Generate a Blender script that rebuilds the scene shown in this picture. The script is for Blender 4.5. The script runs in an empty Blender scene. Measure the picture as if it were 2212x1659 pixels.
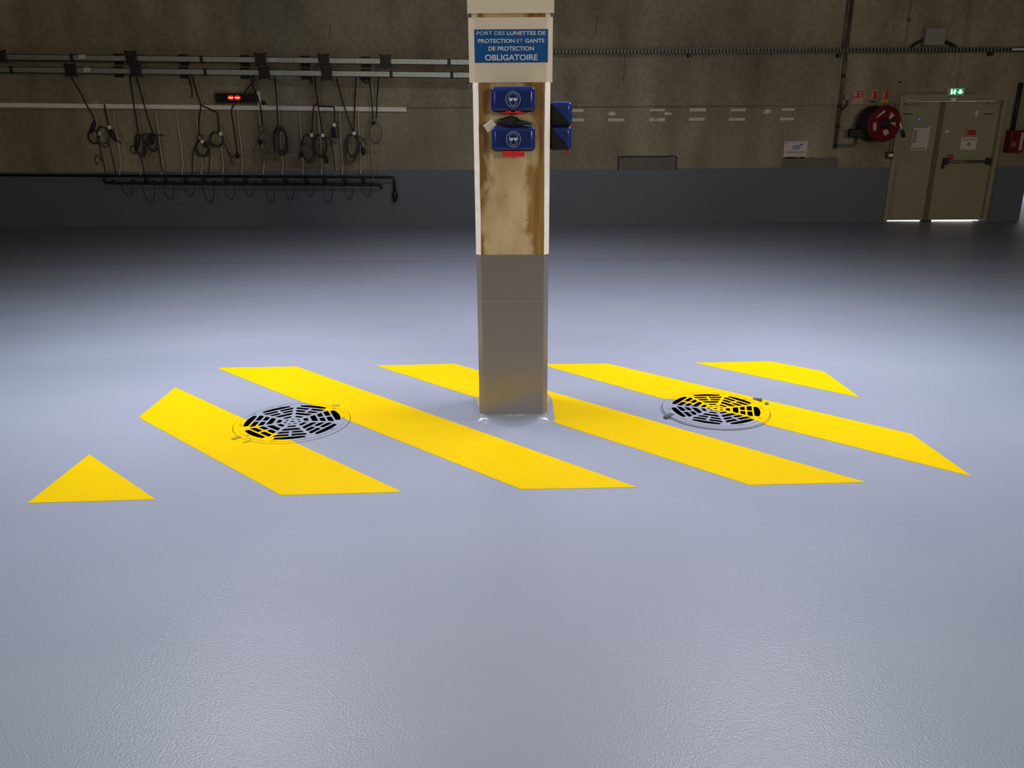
import bpy, bmesh, math, random
from mathutils import Vector, Matrix

random.seed(7)
C = bpy.context.scene.collection
SC = bpy.context.scene
PI = math.pi

# ------------------------------------------------------------------ camera
IW, IH = 2212, 1659
HC = 1.76                       # eye height
FPX, PITCH, ROLL = 1760.0, 0.3283, -0.0061
_cp, _sp = math.cos(PITCH), math.sin(PITCH)
_right, _fwd, _up = Vector((1, 0, 0)), Vector((0, _cp, -_sp)), Vector((0, _sp, _cp))
_cr, _sr = math.cos(ROLL), math.sin(ROLL)
CR = _right * _cr + _up * _sr
CU = _up * _cr - _right * _sr
cam_d = bpy.data.cameras.new('camera')
cam_d.sensor_fit = 'HORIZONTAL'
cam_d.sensor_width = 36.0
cam_d.lens = FPX / IW * 36.0
cam_d.clip_end = 200
cam = bpy.data.objects.new('camera', cam_d)
C.objects.link(cam)
m = Matrix((CR, CU, -_fwd)).transposed().to_4x4()
m.translation = Vector((0, 0, HC))
cam.matrix_world = m
SC.camera = cam

# ------------------------------------------------------------------ view, world
SC.view_settings.view_transform = 'Standard'
SC.view_settings.look = 'None'
SC.view_settings.exposure = 0.0
SC.view_settings.gamma = 1.0
SC.view_settings.use_curve_mapping = False
world = bpy.data.worlds.new('world')
SC.world = world
world.use_nodes = True
bg = world.node_tree.nodes['Background']
bg.inputs[0].default_value = (0.75, 0.85, 1.0, 1)
bg.inputs[1].default_value = 0.3

YC = 4.49                       # front face of the column
YW = 13.0                       # back wall
ZC = 4.1                        # ceiling


def lamp(name, loc, sx, sy, watts, color, spread=180, rot=(0, 0, 0)):
    l = bpy.data.lights.new(name, 'AREA')
    l.shape = 'RECTANGLE'
    l.size, l.size_y = sx, sy
    l.energy = watts
    l.color = color
    l.spread = math.radians(spread)
    o = bpy.data.objects.new(name, l)
    o.location = loc
    o.rotation_euler = rot
    C.objects.link(o)
    return o


COOL = (0.86, 0.91, 1.0)
WARM = (1.0, 0.88, 0.66)
# ceiling battens either side of the column; B, R and S are added fill
LAMPS = [('A', (2.1, 5.3, ZC - 0.1), 0.25, 2.4, 125), ('B', (0.5, 1.2, ZC - 0.1), 0.25, 2.4, 100), ('D', (3.6, 5.3, ZC - 0.1), 0.25, 2.4, 125),
         ('R', (0.7, 8.6, ZC - 0.1), 1.2, 0.25, 175), ('S', (4.8, -7.0, 2.9), 1.6, 1.2, 180)]  # S: added upright warm panels behind the camera, unseen, lighting column and wall
POWER = {'A': (121, 120, 137), 'B': (10.8, 11.2, 10.6), 'D': (8, 17, 16), 'R': (24, 25, 28), 'S': (205, 174, 119)}
for key, loc, sx_, sy_, spr in LAMPS:
    w = POWER[key]
    top = max(w)
    for sg_ in (-1, 1):
        lamp('ceiling_and_fill_lamp', (sg_ * loc[0], loc[1], loc[2]), sx_, sy_, top * ((1 + 0.4 * sg_) if key == 'S' else 1), tuple(c / top for c in w), spr, (PI / 2, 0, 0) if key == 'S' else (0, 0, 0))
# lamps of the two places beyond this hall: the bay on the right, the corridor behind the door
lamp('bay_lamp', (10.6, 17.0, 3.6), 2.0, 2.0, 120, COOL, 120)
lamp('corridor_lamp', (6.7, 14.3, 1.6), 2.2, 0.6, 260, (1.0, 0.96, 0.98), 170)


# ------------------------------------------------------------------ pixel -> point helpers
def ray(px, py):
    return _fwd * FPX + CR * (px - IW / 2) - CU * (py - IH / 2)


def onF(px, py, z=0.0):
    d = ray(px, py)
    return Vector((0, 0, HC)) + d * ((z - HC) / d.z)


def onY(px, py, y):
    d = ray(px, py)
    return Vector((0, 0, HC)) + d * (y / d.y)


def ppm(px, py, y):             # metres per pixel at that point
    return (onY(px + 1, py, y) - onY(px, py, y)).length


def rect(y, tl, tr, br, bl):
    a, b, c, d = (onY(*p, y) for p in (tl, tr, br, bl))
    return (a.x + d.x) / 2, (b.x + c.x) / 2, (c.z + d.z) / 2, (a.z + b.z) / 2


# ------------------------------------------------------------------ materials
def lin(h):
    if not isinstance(h, str):
        return (*h, 1)
    h = h.lstrip('#')
    out = []
    for i in (0, 2, 4):
        c = int(h[i:i + 2], 16) / 255
        out.append(c / 12.92 if c <= 0.04045 else ((c + 0.055) / 1.055) ** 2.4)
    return (*out, 1)


def mat(name, color, rough=0.6, metal=0.0, var=0.0, scale=8.0, bump=0.0, bscale=60.0, emit=None, estr=0.0, coat=0.0, spec=0.5):
    M = bpy.data.materials.new(name)
    M.use_nodes = True
    nt = M.node_tree
    b = nt.nodes['Principled BSDF']
    c = lin(color) if isinstance(color, str) else (*color, 1)
    b.inputs['Base Color'].default_value = c
    b.inputs['Roughness'].default_value = rough
    b.inputs['Metallic'].default_value = metal
    b.inputs['Specular IOR Level'].default_value = spec
    b.inputs['Coat Weight'].default_value = coat
    tc = nt.nodes.new('ShaderNodeTexCoord')
    if var:
        n = nt.nodes.new('ShaderNodeTexNoise')
        n.inputs['Scale'].default_value = scale
        n.inputs['Detail'].default_value = 6
        nt.links.new(tc.outputs['Object'], n.inputs['Vector'])
        r = nt.nodes.new('ShaderNodeMapRange')
        r.inputs['From Min'].default_value = 0.25
        r.inputs['From Max'].default_value = 0.75
        r.inputs['To Min'].default_value = 1 - var
        r.inputs['To Max'].default_value = 1 + var
        nt.links.new(n.outputs['Fac'], r.inputs['Value'])
        mx = nt.nodes.new('ShaderNodeMix')
        mx.data_type = 'RGBA'
        mx.blend_type = 'MULTIPLY'
        mx.inputs['Factor'].default_value = 1
        mx.inputs['A'].default_value = c
        nt.links.new(r.outputs['Result'], mx.inputs['B'])
        nt.links.new(mx.outputs['Result'], b.inputs['Base Color'])
    if bump:
        n2 = nt.nodes.new('ShaderNodeTexNoise')
        n2.inputs['Scale'].default_value = bscale
        n2.inputs['Detail'].default_value = 3
        nt.links.new(tc.outputs['Object'], n2.inputs['Vector'])
        bp = nt.nodes.new('ShaderNodeBump')
        bp.inputs['Strength'].default_value = bump
        bp.inputs['Distance'].default_value = 0.01
        nt.links.new(n2.outputs['Fac'], bp.inputs['Height'])
        nt.links.new(bp.outputs['Normal'], b.inputs['Normal'])
    if emit:
        b.inputs['Emission Color'].default_value = lin(emit)
        b.inputs['Emission Strength'].default_value = estr
    return M


def concrete_wall_mat():
    M = mat('wall_concrete', '#8a8069', 0.9)
    nt = M.node_tree
    b = nt.nodes['Principled BSDF']
    tc = nt.nodes.new('ShaderNodeTexCoord')

    def noise(scale, sz, detail=5):
        mp = nt.nodes.new('ShaderNodeMapping')
        mp.inputs['Scale'].default_value = sz
        n = nt.nodes.new('ShaderNodeTexNoise')
        n.inputs['Scale'].default_value = scale
        n.inputs['Detail'].default_value = detail
        nt.links.new(tc.outputs['Object'], mp.inputs['Vector'])
        nt.links.new(mp.outputs['Vector'], n.inputs['Vector'])
        return n.outputs['Fac']
    big = noise(0.55, (1, 1, 1))
    streak = noise(1.6, (1.6, 1, 0.35))
    fine = noise(22, (1, 1, 1), 8)
    r1 = nt.nodes.new('ShaderNodeValToRGB')
    r1.color_ramp.elements[0].position = 0.3
    r1.color_ramp.elements[0].color = (0.225, 0.190, 0.137, 1)
    r1.color_ramp.elements[1].position = 0.72
    r1.color_ramp.elements[1].color = (0.385, 0.335, 0.235, 1)
    e = r1.color_ramp.elements.new(0.5)
    e.color = (0.30, 0.262, 0.182, 1)
    nt.links.new(big, r1.inputs['Fac'])
    prev = r1.outputs['Color']
    for src, lo in ((streak, 0.72), (fine, 0.80)):
        r = nt.nodes.new('ShaderNodeMapRange')
        r.inputs['From Min'].default_value = 0.3
        r.inputs['From Max'].default_value = 0.7
        r.inputs['To Min'].default_value = lo
        r.inputs['To Max'].default_value = 1.12
        nt.links.new(src, r.inputs['Value'])
        mx = nt.nodes.new('ShaderNodeMix')
        mx.data_type = 'RGBA'
        mx.blend_type = 'MULTIPLY'
        mx.inputs['Factor'].default_value = 1
        nt.links.new(prev, mx.inputs['A'])
        nt.links.new(r.outputs['Result'], mx.inputs['B'])
        prev = mx.outputs['Result']
    nt.links.new(prev, b.inputs['Base Color'])
    bp = nt.nodes.new('ShaderNodeBump')
    bp.inputs['Strength'].default_value = 0.25
    bp.inputs['Distance'].default_value = 0.02
    nt.links.new(fine, bp.inputs['Height'])
    nt.links.new(bp.outputs['Normal'], b.inputs['Normal'])
    return M


def column_concrete_mat():
    M = mat('column_concrete', '#cdb88d', 0.75)
    nt = M.node_tree
    b = nt.nodes['Principled BSDF']
    tc = nt.nodes.new('ShaderNodeTexCoord')
    sep = nt.nodes.new('ShaderNodeSeparateXYZ')
    nt.links.new(tc.outputs['Object'], sep.inputs[0])

    def noise(scale, sz, detail=5, dist=0.0):
        mp = nt.nodes.new('ShaderNodeMapping')
        mp.inputs['Scale'].default_value = sz
        n = nt.nodes.new('ShaderNodeTexNoise')
        n.inputs['Scale'].default_value = scale
        n.inputs['Detail'].default_value = detail
        n.inputs['Distortion'].default_value = dist
        nt.links.new(tc.outputs['Object'], mp.inputs['Vector'])
        nt.links.new(mp.outputs['Vector'], n.inputs['Vector'])
        return n.outputs['Fac']

    def math_(op, a, c, clamp=False):
        n = nt.nodes.new('ShaderNodeMath')
        n.operation = op
        n.use_clamp = clamp
        for i, v in enumerate((a, c)):
            if isinstance(v, (int, float)):
                n.inputs[i].default_value = v
            else:
                nt.links.new(v, n.inputs[i])
        return n.outputs[0]
    # damp ochre staining along the two edges of the face, pale dry middle
    ax = math_('ABSOLUTE', math_('ADD', sep.outputs['X'], 0.012), 0)
    edge = math_('MULTIPLY', math_('SUBTRACT', ax, 0.09), 24.0)
    wob = math_('MULTIPLY', math_('SUBTRACT', noise(7.0, (1, 1, 0.55), 5, 0.6), 0.5), 7.0)
    mask = math_('ADD', edge, wob, True)
    stre = noise(26.0, (1, 1, 0.09), 4)
    r1 = nt.nodes.new('ShaderNodeValToRGB')
    r1.color_ramp.elements[0].position = 0.36
    r1.color_ramp.elements[0].color = lin('#836332')
    r1.color_ramp.elements[1].position = 0.66
    r1.color_ramp.elements[1].color = lin('#b08b4e')
    nt.links.new(stre, r1.inputs['Fac'])
    r2 = nt.nodes.new('ShaderNodeValToRGB')
    r2.color_ramp.elements[0].position = 0.3
    r2.color_ramp.elements[0].color = lin('#bda67c')
    r2.color_ramp.elements[1].position = 0.7
    r2.color_ramp.elements[1].color = lin('#e0cda6')
    nt.links.new(noise(9.0, (1, 1, 0.6), 7), r2.inputs['Fac'])
    mx = nt.nodes.new('ShaderNodeMix')
    mx.data_type = 'RGBA'
    nt.links.new(mask, mx.inputs['Factor'])
    nt.links.new(r2.outputs['Color'], mx.inputs['A'])
    nt.links.new(r1.outputs['Color'], mx.inputs['B'])
    # little air holes
    vo = nt.nodes.new('ShaderNodeTexVoronoi')
    vo.inputs['Scale'].default_value = 26
    nt.links.new(tc.outputs['Object'], vo.inputs['Vector'])
    hole = math_('MULTIPLY', math_('SUBTRACT', vo.outputs['Distance'], 0.07), 14, True)
    vc = nt.nodes.new('ShaderNodeSeparateColor')
    nt.links.new(vo.outputs['Color'], vc.inputs[0])
    rare = math_('GREATER_THAN', vc.outputs[0], 0.22)
    hole = math_('MAXIMUM', hole, rare)
    mx2 = nt.nodes.new('ShaderNodeMix')
    mx2.data_type = 'RGBA'
    mx2.inputs['A'].default_value = lin('#5a4a30')
    nt.links.new(hole, mx2.inputs['Factor'])
    nt.links.new(mx.outputs['Result'], mx2.inputs['B'])
    nt.links.new(mx2.outputs['Result'], b.inputs['Base Color'])
    bp = nt.nodes.new('ShaderNodeBump')
    bp.inputs['Strength'].default_value = 0.2
    bp.inputs['Distance'].default_value = 0.006
    nt.links.new(noise(40, (1, 1, 1), 6), bp.inputs['Height'])
    nt.links.new(bp.outputs['Normal'], b.inputs['Normal'])
    return M


def floor_mat(name, c1, c2, rough):
    M = mat(name, c1, rough, spec=0.36)
    nt = M.node_tree
    b = nt.nodes['Principled BSDF']
    tc = nt.nodes.new('ShaderNodeTexCoord')

    def noise(scale, detail=4, sz=(1, 1, 1)):
        mp = nt.nodes.new('ShaderNodeMapping')
        mp.inputs['Scale'].default_value = sz
        n = nt.nodes.new('ShaderNodeTexNoise')
        n.inputs['Scale'].default_value = scale
        n.inputs['Detail'].default_value = detail
        nt.links.new(tc.outputs['Object'], mp.inputs['Vector'])
        nt.links.new(mp.outputs['Vector'], n.inputs['Vector'])
        return n.outputs['Fac']
    r = nt.nodes.new('ShaderNodeValToRGB')
    r.color_ramp.elements[0].position = 0.35
    r.color_ramp.elements[0].color = lin(c1)
    r.color_ramp.elements[1].position = 0.65
    r.color_ramp.elements[1].color = lin(c2)
    nt.links.new(noise(0.8, 4, (0.6, 1.4, 1)), r.inputs['Fac'])
    nt.links.new(r.outputs['Color'], b.inputs['Base Color'])
    rr = nt.nodes.new('ShaderNodeMapRange')
    rr.inputs['To Min'].default_value = rough - 0.08
    rr.inputs['To Max'].default_value = rough + 0.08
    nt.links.new(noise(1.7, 5), rr.inputs['Value'])
    nt.links.new(rr.outputs['Result'], b.inputs['Roughness'])
    bp = nt.nodes.new('ShaderNodeBump')
    bp.inputs['Strength'].default_value = 0.42
    bp.inputs['Distance'].default_value = 0.004
    nt.links.new(noise(120, 2), bp.inputs['Height'])
    nt.links.new(bp.outputs['Normal'], b.inputs['Normal'])
    return M


M_FLOOR = floor_mat('grey_floor_paint', (0.262, 0.278, 0.338), (0.285, 0.30, 0.36), 0.35)
M_YELLOW = mat('yellow_floor_paint', (0.68, 0.445, 0.001), 0.42, spec=0.06, var=0.03, scale=3, bump=0.1, bscale=120)
M_COLGREY = mat('grey_column_paint', (0.215, 0.203, 0.205), 0.2, spec=1.0, var=0.03, scale=4, bump=0.06, bscale=90)
M_DADO = mat('grey_wall_paint', (0.118, 0.143, 0.178), 0.55, var=0.06, scale=1.3, bump=0.1, bscale=40)
M_WALL = concrete_wall_mat()
M_COLUMN = column_concrete_mat()
M_CEIL = mat('ceiling_concrete', '#77726a', 0.9, var=0.1, scale=1)
M_STRIP = mat('white_corner_filler', '#fbf4ec', 0.6, var=0.06, scale=30)
M_CREAM = mat('cream_sheet', '#ece3d3', 0.45, var=0.02, scale=3)
M_BLUESIGN = mat('blue_sign_vinyl', '#0b5aa8', 0.35, spec=0.2)
M_LETTER = mat('white_lettering', '#dfe8ee', 0.5)
M_BOXBLUE = mat('blue_plastic', '#1a3078', 0.22)
M_BOXBLACK = mat('dark_grey_plastic', '#161617', 0.6, spec=0.2)
M_RED = mat('red_plastic', '#e0101c', 0.4)
M_BLACK = mat('black_plastic', '#18181a', 0.55)
M_RUBBER = mat('black_rubber', '#1a1918', 0.6)
M_HOSE = mat('dark_grey_hose', '#37332f', 0.55)
M_HOSEPALE = mat('grey_translucent_hose', '#625d57', 0.5)
M_TUBE = mat('pale_air_tube', '#cfc8bb', 0.5)
M_GALV = mat('galvanised_steel', '#a4abaa', 0.45, metal=0.75, var=0.25, scale=30)
M_DARKSTEEL = mat('dark_steel', '#34342f', 0.5, metal=0.4)
M_PIPE = mat('grey_painted_pipe', '#5d5c50', 0.4, metal=0.3, var=0.3, scale=9)
M_WHITE = mat('white_plastic', '#efe9e2', 0.5)
M_PAPER = mat('white_paper', '#cfc6c4', 0.8)
M_TAPE = mat('pale_tape', '#d2cab9', 0.7, var=0.08, scale=20)
M_REDLED = mat('red_light', '#ff2010', 0.4, emit=(1.0, 0.11, 0.05), estr=7)
M_REDGLOW = mat('red_halo', '#300505', 0.4, emit=(1.0, 0.012, 0.008), estr=0.55)
M_GLOVE = mat('dark_glove_fabric', '#23282a', 0.85, bump=0.3, bscale=200)
M_CUFF = mat('white_cuff_fabric', '#e6dfd6', 0.8)
M_PIT = mat('dark_pit', '#1a1512', 0.9)
M_REEL = mat('red_reel_paint', '#660d1b', 0.45, spec=0.3)
M_STICKER = mat('aged_sticker', '#b3a4a2', 0.7)
M_REELDARK = mat('black_reel_hose', '#120e0e', 0.7)
M_SIGNRED = mat('red_sign', '#a8262b', 0.6)
M_SIGNPINK = mat('pale_sign_ink', '#c99a8c', 0.7)
M_SIGNYEL = mat('yellow_sign_strip', '#b59a2c', 0.7)
M_SIGNBLUE = mat('blue_grey_sign_strip', '#4d5a66', 0.7)
M_DOOR = mat('door_paint', '#98917c', 0.6, var=0.06, scale=2)
M_FRAME = mat('door_frame_paint', '#98907a', 0.55, var=0.05, scale=4)
M_GREYBOX = mat('grey_box_plastic', '#8f8a86', 0.6)
M_PATCH = mat('grey_mortar', '#706a62', 0.9, var=0.15, scale=12, bump=0.3)
M_PATCHEDGE = mat('broken_concrete_edge', '#3d352a', 0.95, bump=0.4)
M_BLUEDOT = mat('blue_sticker', '#3f8fc0', 0.5)
M_EXITGREEN = mat('lit_green_panel', '#0a8a50', 0.4, emit='#0c9a58', estr=0.75)
M_EXITWHITE = mat('lit_white_panel', '#e8fff0', 0.4, emit='#e6fff0', estr=1.6)
M_INK = mat('dark_ink', '#3c4352', 0.8)
M_GRILLEDGE = mat('worn_steel', '#6d6f73', 0.35, metal=0.5)


# ------------------------------------------------------------------ mesh builder
class MB:
    def __init__(self):
        self.bm = bmesh.new()

    def face(self, vs, mi=0):
        f = self.bm.faces.new(vs)
        f.material_index = mi
        return f

    def hexa(self, p, mi=0):        # p: 4 bottom ring + 4 top ring
        v = [self.bm.verts.new(q) for q in p]
        for q in ((3, 2, 1, 0), (4, 5, 6, 7), (0, 1, 5, 4), (1, 2, 6, 5), (2, 3, 7, 6), (3, 0, 4, 7)):
            self.face([v[i] for i in q], mi)
        return self

    def box(self, x0, x1, y0, y1, z0, z1, mi=0):
        return self.hexa([(x0, y0, z0), (x1, y0, z0), (x1, y1, z0), (x0, y1, z0),
                          (x0, y0, z1), (x1, y0, z1), (x1, y1, z1), (x0, y1, z1)], mi)

    def prism(self, a, off, mi=0):   # polygon a extruded by vector off
        off = Vector(off)
        va = [self.bm.verts.new(p) for p in a]
        vb = [self.bm.verts.new(Vector(p) + off) for p in a]
        n = len(a)
        self.face(va, mi)
        self.face(vb[::-1], mi)
        for i in range(n):
            self.face([va[i], vb[i], vb[(i + 1) % n], va[(i + 1) % n]], mi)
        return self

    def tube(self, pts, r, n=8, closed=False, mi=0):
        pts = [Vector(p) for p in pts]
        rs = r if isinstance(r, (list, tuple)) else [r] * len(pts)
        rings = []
        N = len(pts)
        prev = None
        for i, p in enumerate(pts):
            if closed:
                t = pts[(i + 1) % N] - pts[i - 1]
            else:
                t = pts[min(i + 1, N - 1)] - pts[max(i - 1, 0)]
            if t.length < 1e-9:
                t = Vector((0, 0, 1))
            t.normalize()
            if prev is None:
                a = t.orthogonal().normalized()
            else:
                a = prev - t * prev.dot(t)
                a = a.normalized() if a.length > 1e-6 else t.orthogonal().normalized()
            prev = a
            b = t.cross(a)
            rings.append([self.bm.verts.new(p + (a * math.cos(2 * PI * k / n) + b * math.sin(2 * PI * k / n)) * rs[i]) for k in range(n)])
        last = N if closed else N - 1
        for i in range(last):
            A, B = rings[i], rings[(i + 1) % N]
            for k in range(n):
                f = self.face([A[k], A[(k + 1) % n], B[(k + 1) % n], B[k]], mi)
                f.smooth = True
        if not closed:
            self.face(rings[0][::-1], mi)
            self.face(rings[-1], mi)
        return self

    def lathe(self, c, axis, prof, n=32, mi=0):   # prof: list of (r, h)
        axis = Vector(axis).normalized()
        a = axis.orthogonal().normalized()
        b = axis.cross(a)
        c = Vector(c)
        rings = []
        for r, h in prof:
            if r < 1e-6:
                rings.append([self.bm.verts.new(c + axis * h)])
            else:
                rings.append([self.bm.verts.new(c + axis * h + (a * math.cos(2 * PI * k / n) + b * math.sin(2 * PI * k / n)) * r) for k in range(n)])
        for A, B in zip(rings, rings[1:]):
            for k in range(n):
                k2 = (k + 1) % n
                if len(A) == 1 and len(B) == 1:
                    continue
                if len(A) == 1:
                    self.face([A[0], B[k], B[k2]], mi)
                elif len(B) == 1:
                    self.face([A[k], B[0], A[k2]], mi)
                else:
                    self.face([A[k], B[k], B[k2], A[k2]], mi)
        if len(rings[0]) > 1:
            self.face(rings[0], mi)
        if len(rings[-1]) > 1:
            self.face(rings[-1][::-1], mi)
        return self

    def bevel(self, w, seg=2):
        bmesh.ops.bevel(self.bm, geom=list(self.bm.edges), offset=w, segments=seg, profile=0.5, affect='EDGES')
        return self

    def build(self, name, mats, parent=None, local=False, smooth=False, recalc=True):
        if not isinstance(mats, (list, tuple)):
            mats = [mats]
        if recalc:
            bmesh.ops.recalc_face_normals(self.bm, faces=self.bm.faces)
        me = bpy.data.meshes.new(name)
        self.bm.to_mesh(me)
        self.bm.free()
        return link_mesh(name, me, mats, parent, local, smooth)


def rootloc(o):
    v = Vector((0, 0, 0))
    while o:
        v += o.location
        o = o.parent
    return v


def link_mesh(name, me, mats, parent=None, local=False, smooth=False):
    for mm in mats:
        if mm.name not in [x.name for x in me.materials if x]:
            me.materials.append(mm)
    if smooth:
        for p in me.polygons:
            p.use_smooth = True
    o = bpy.data.objects.new(name, me)
    C.objects.link(o)
    if parent:
        o.parent = parent
        if not local:
            me.transform(Matrix.Translation(-rootloc(parent)))
    elif not local:
        xs = [v.co for v in me.vertices]
        c = Vector(((min(v.x for v in xs) + max(v.x for v in xs)) / 2, (min(v.y for v in xs) + max(v.y for v in xs)) / 2, min(v.z for v in xs)))
        me.transform(Matrix.Translation(-c))
        o.location = c
    return o


def tag(o, label, cat, group=None):
    o['label'] = label
    o['category'] = cat
    if group:
        o['group'] = group
    return o


def thing(name, label, cat, loc, group=None, rz=0.0):
    o = bpy.data.objects.new(name, None)
    o.empty_display_size = 0.05
    C.objects.link(o)
    o.location = loc
    o.rotation_euler = (0, 0, rz)
    return tag(o, label, cat, group)


def struct(o):
    o['kind'] = 'structure'
    return o


def copy_tree(o, parent=None):
    c = o.copy()
    C.objects.link(c)
    if parent:
        c.parent = parent
    for ch in list(o.children):
        copy_tree(ch, c)
    return c


def curve_mesh(loops, half_t):
    cu = bpy.data.curves.new('outline', 'CURVE')
    cu.dimensions = '2D'
    cu.fill_mode = 'BOTH'
    cu.extrude = half_t
    for lp in loops:
        s = cu.splines.new('POLY')
        s.points.add(len(lp) - 1)
        for p, q in zip(s.points, lp):
            p.co = (q[0], q[1], 0, 1)
        s.use_cyclic_u = True
    o = bpy.data.objects.new('outline', cu)
    C.objects.link(o)
    bpy.context.view_layer.update()
    me = bpy.data.meshes.new_from_object(o.evaluated_get(bpy.context.evaluated_depsgraph_get()))
    bpy.data.objects.remove(o)
    bpy.data.curves.remove(cu)
    return me


def text_mesh(s, bold=0.0, half_t=0.004):
    cu = bpy.data.curves.new('writing', 'FONT')
    cu.body = s
    cu.offset = bold
    cu.extrude = half_t
    o = bpy.data.objects.new('writing', cu)
    C.objects.link(o)
    bpy.context.view_layer.update()
    me = bpy.data.meshes.new_from_object(o.evaluated_get(bpy.context.evaluated_depsgraph_get()))
    bpy.data.objects.remove(o)
    bpy.data.curves.remove(cu)
    return me


def mesh_join(meshes):
    bm = bmesh.new()
    for me in meshes:
        bm.from_mesh(me)
        bpy.data.meshes.remove(me)
    out = bpy.data.meshes.new('joined')
    bm.to_mesh(out)
    bm.free()
    return out


def bounds(me):
    xs = [v.co.x for v in me.vertices]
    ys = [v.co.y for v in me.vertices]
    return min(xs), max(xs), min(ys), max(ys)


def line_mesh(segs, space=0.36):
    """segs: [(text, bold)] set in one line; returns a mesh with cap height 1 starting at x = 0."""
    x = 0
    out = []
    for s, bo in segs:
        me = text_mesh(s, bo)
        b = bounds(me)
        me.transform(Matrix.Translation((x - b[0], 0, 0)))
        x += b[1] - b[0] + space
        out.append(me)
    return mesh_join(out)


def fit_text(me, x0, x1, z0, z1, y):
    b = bounds(me)
    sx = (x1 - x0) / (b[1] - b[0])
    sz = (z1 - z0) / (b[3] - b[2])
    M = Matrix(((sx, 0, 0, x0 - b[0] * sx), (0, 0, -0.2, y), (0, sz, 0, z0 - b[2] * sz), (0, 0, 0, 1)))
    me.transform(M)
    return me


def boolean_cut(o, cutters):
    """o minus every cutter mesh (world-space bmesh builders)."""
    tmp = []
    for mb in cutters:
        c = mb.build('cutter', M_PIT)
        tmp.append(c)
        md = o.modifiers.new('cut', 'BOOLEAN')
        md.object = c
        md.operation = 'DIFFERENCE'
        md.solver = 'EXACT'
    bpy.context.view_layer.update()
    me = bpy.data.meshes.new_from_object(o.evaluated_get(bpy.context.evaluated_depsgraph_get()))
    o.modifiers.clear()
    o.data = me
    for c in tmp:
        bpy.data.objects.remove(c)


# ------------------------------------------------------------------ the setting
XL, XR, YB = -10.5, 8.02, -10.5
COV = [(onF(632, 911.5), 0.335, 100.5), (onF(1545, 886), 0.318, -90.0)]      # the two drain covers: centre, radius, spoke angle

fl = MB()
fl.box(-10.5, 16, YB, 20, -0.4, 0.0)
floor = struct(fl.build('floor', M_FLOOR))
boolean_cut(floor, [MB().lathe((c.x, c.y, -0.35), (0, 0, 1), [(r + 0.012, 0), (r + 0.012, 0.6)], 72) for c, r, a in COV])

# a fine joint across the floor behind the column
j = MB()
a, b = onF(-40, 574), onF(1030, 564)
c2 = onF(1187, 561.5)
d = onF(2260, 556)
for p, q in ((a, b), (b, c2), (c2, d)):
    j.prism([p + Vector((0, 0, 0.0004)), q + Vector((0, 0, 0.0004)), q + Vector((0, 0.012, 0.0004)), p + Vector((0, 0.012, 0.0004))], (0, 0, 0.0004))
j.build('joint', mat('floor_joint', '#5c616c', 0.6), floor)

Z_DADO = onY(1100, 366, YW).z
Z_JOINT = onY(1100, 232, YW).z
_dl, _dr, _db, _dt = rect(YW, (1943, 207), (2174, 208), (2122, 474), (1911, 478))
DX0, DX1, DZ = _dl, _dr, _dt
wb = MB()
for x0, x1 in ((XL, DX0), (DX1, XR)):
    wb.box(x0, x1, YW, YW + 0.3, 0, Z_DADO, 1)
    wb.box(x0, x1, YW, YW + 0.3, Z_DADO, Z_JOINT - 0.011, 0)
wb.box(XL, DX0, YW - 0.02, YW + 0.3, Z_JOINT + 0.009, ZC, 0)
wb.box(DX1, XR, YW - 0.02, YW + 0.3, Z_JOINT + 0.009, ZC, 0)
wb.box(XL, DX0, YW + 0.02, YW + 0.3, Z_JOINT - 0.011, Z_JOINT + 0.009, 0)
wb.box(DX1, XR, YW + 0.02, YW + 0.3, Z_JOINT - 0.011, Z_JOINT + 0.009, 0)
wb.box(DX0, DX1, YW - 0.02, YW + 0.3, DZ, ZC, 0)
wall = struct(wb.build('wall_back', [M_WALL, M_DADO]))
# two mortar patches and fine upright cracks in the wall
pb = MB()
for (px0, py0, px1, py1) in ((1336, 338, 1460, 366), (1690, 340, 1809, 362)):
    A, B = onY(px0, py0, YW), onY(px1, py1, YW)
    pts = []
    n = 14
    for k in range(n + 1):
        pts.append((A.x + (B.x - A.x) * k / n, YW - 0.004, A.z + random.uniform(-0.008, 0.008)))
    pts += [(B.x, YW - 0.004, B.z), (A.x, YW - 0.004, B.z)]
    p = MB().prism(pts, (0, 0.006, 0)).build('mortar_patch', M_PATCH, wall)
    if px0 < 1500:
        e = MB()
        e.tube([Vector(q) for q in ([(A.x, YW - 0.004, B.z)] + pts[:n + 1] + [(B.x, YW - 0.004, B.z)])], 0.011, 6)
        e.build('broken_edge', M_PATCHEDGE, wall)
for px, y0, y1 in ((1291, 30, 75), (714, 52, 86), (1350, 120, 180)):
    A, B = onY(px, y0, YW - 0.02), onY(px - 4, y1, YW - 0.02)
    MB().tube([A + Vector((random.uniform(-.008, .008), 0, 0)) * (k % 3) + (B - A) * k / 6 for k in range(7)], 0.004, 5).build('crack', M_PATCHEDGE, wall)

struct(MB().box(XL - 0.3, XL, YB - 0.3, YW + 0.3, 0, ZC).build('wall_left', M_WALL))
struct(MB().box(XL - 0.3, XR + 0.3, YB - 0.3, YB, 0, ZC).build('wall_front', M_WALL))
struct(MB().box(XR, XR + 0.3, YB, YW - 5.0, 0, ZC).build('wall_right', M_WALL))
struct(MB().box(XL - 0.3, 16, YB - 0.3, 20, ZC, ZC + 0.2).build('ceiling', M_CEIL))
struct(MB().box(5.0, 16, 20, 20.3, 0, ZC).build('wall_far', M_CREAM))
struct(MB().box(16, 16.3, YB, 20.3, 0, ZC).build('wall_bay', M_CREAM))
struct(MB().box(XR - 0.3, XR, YW + 0.3, 16.5, 0, ZC).build('wall_corridor', M_CREAM))

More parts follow.
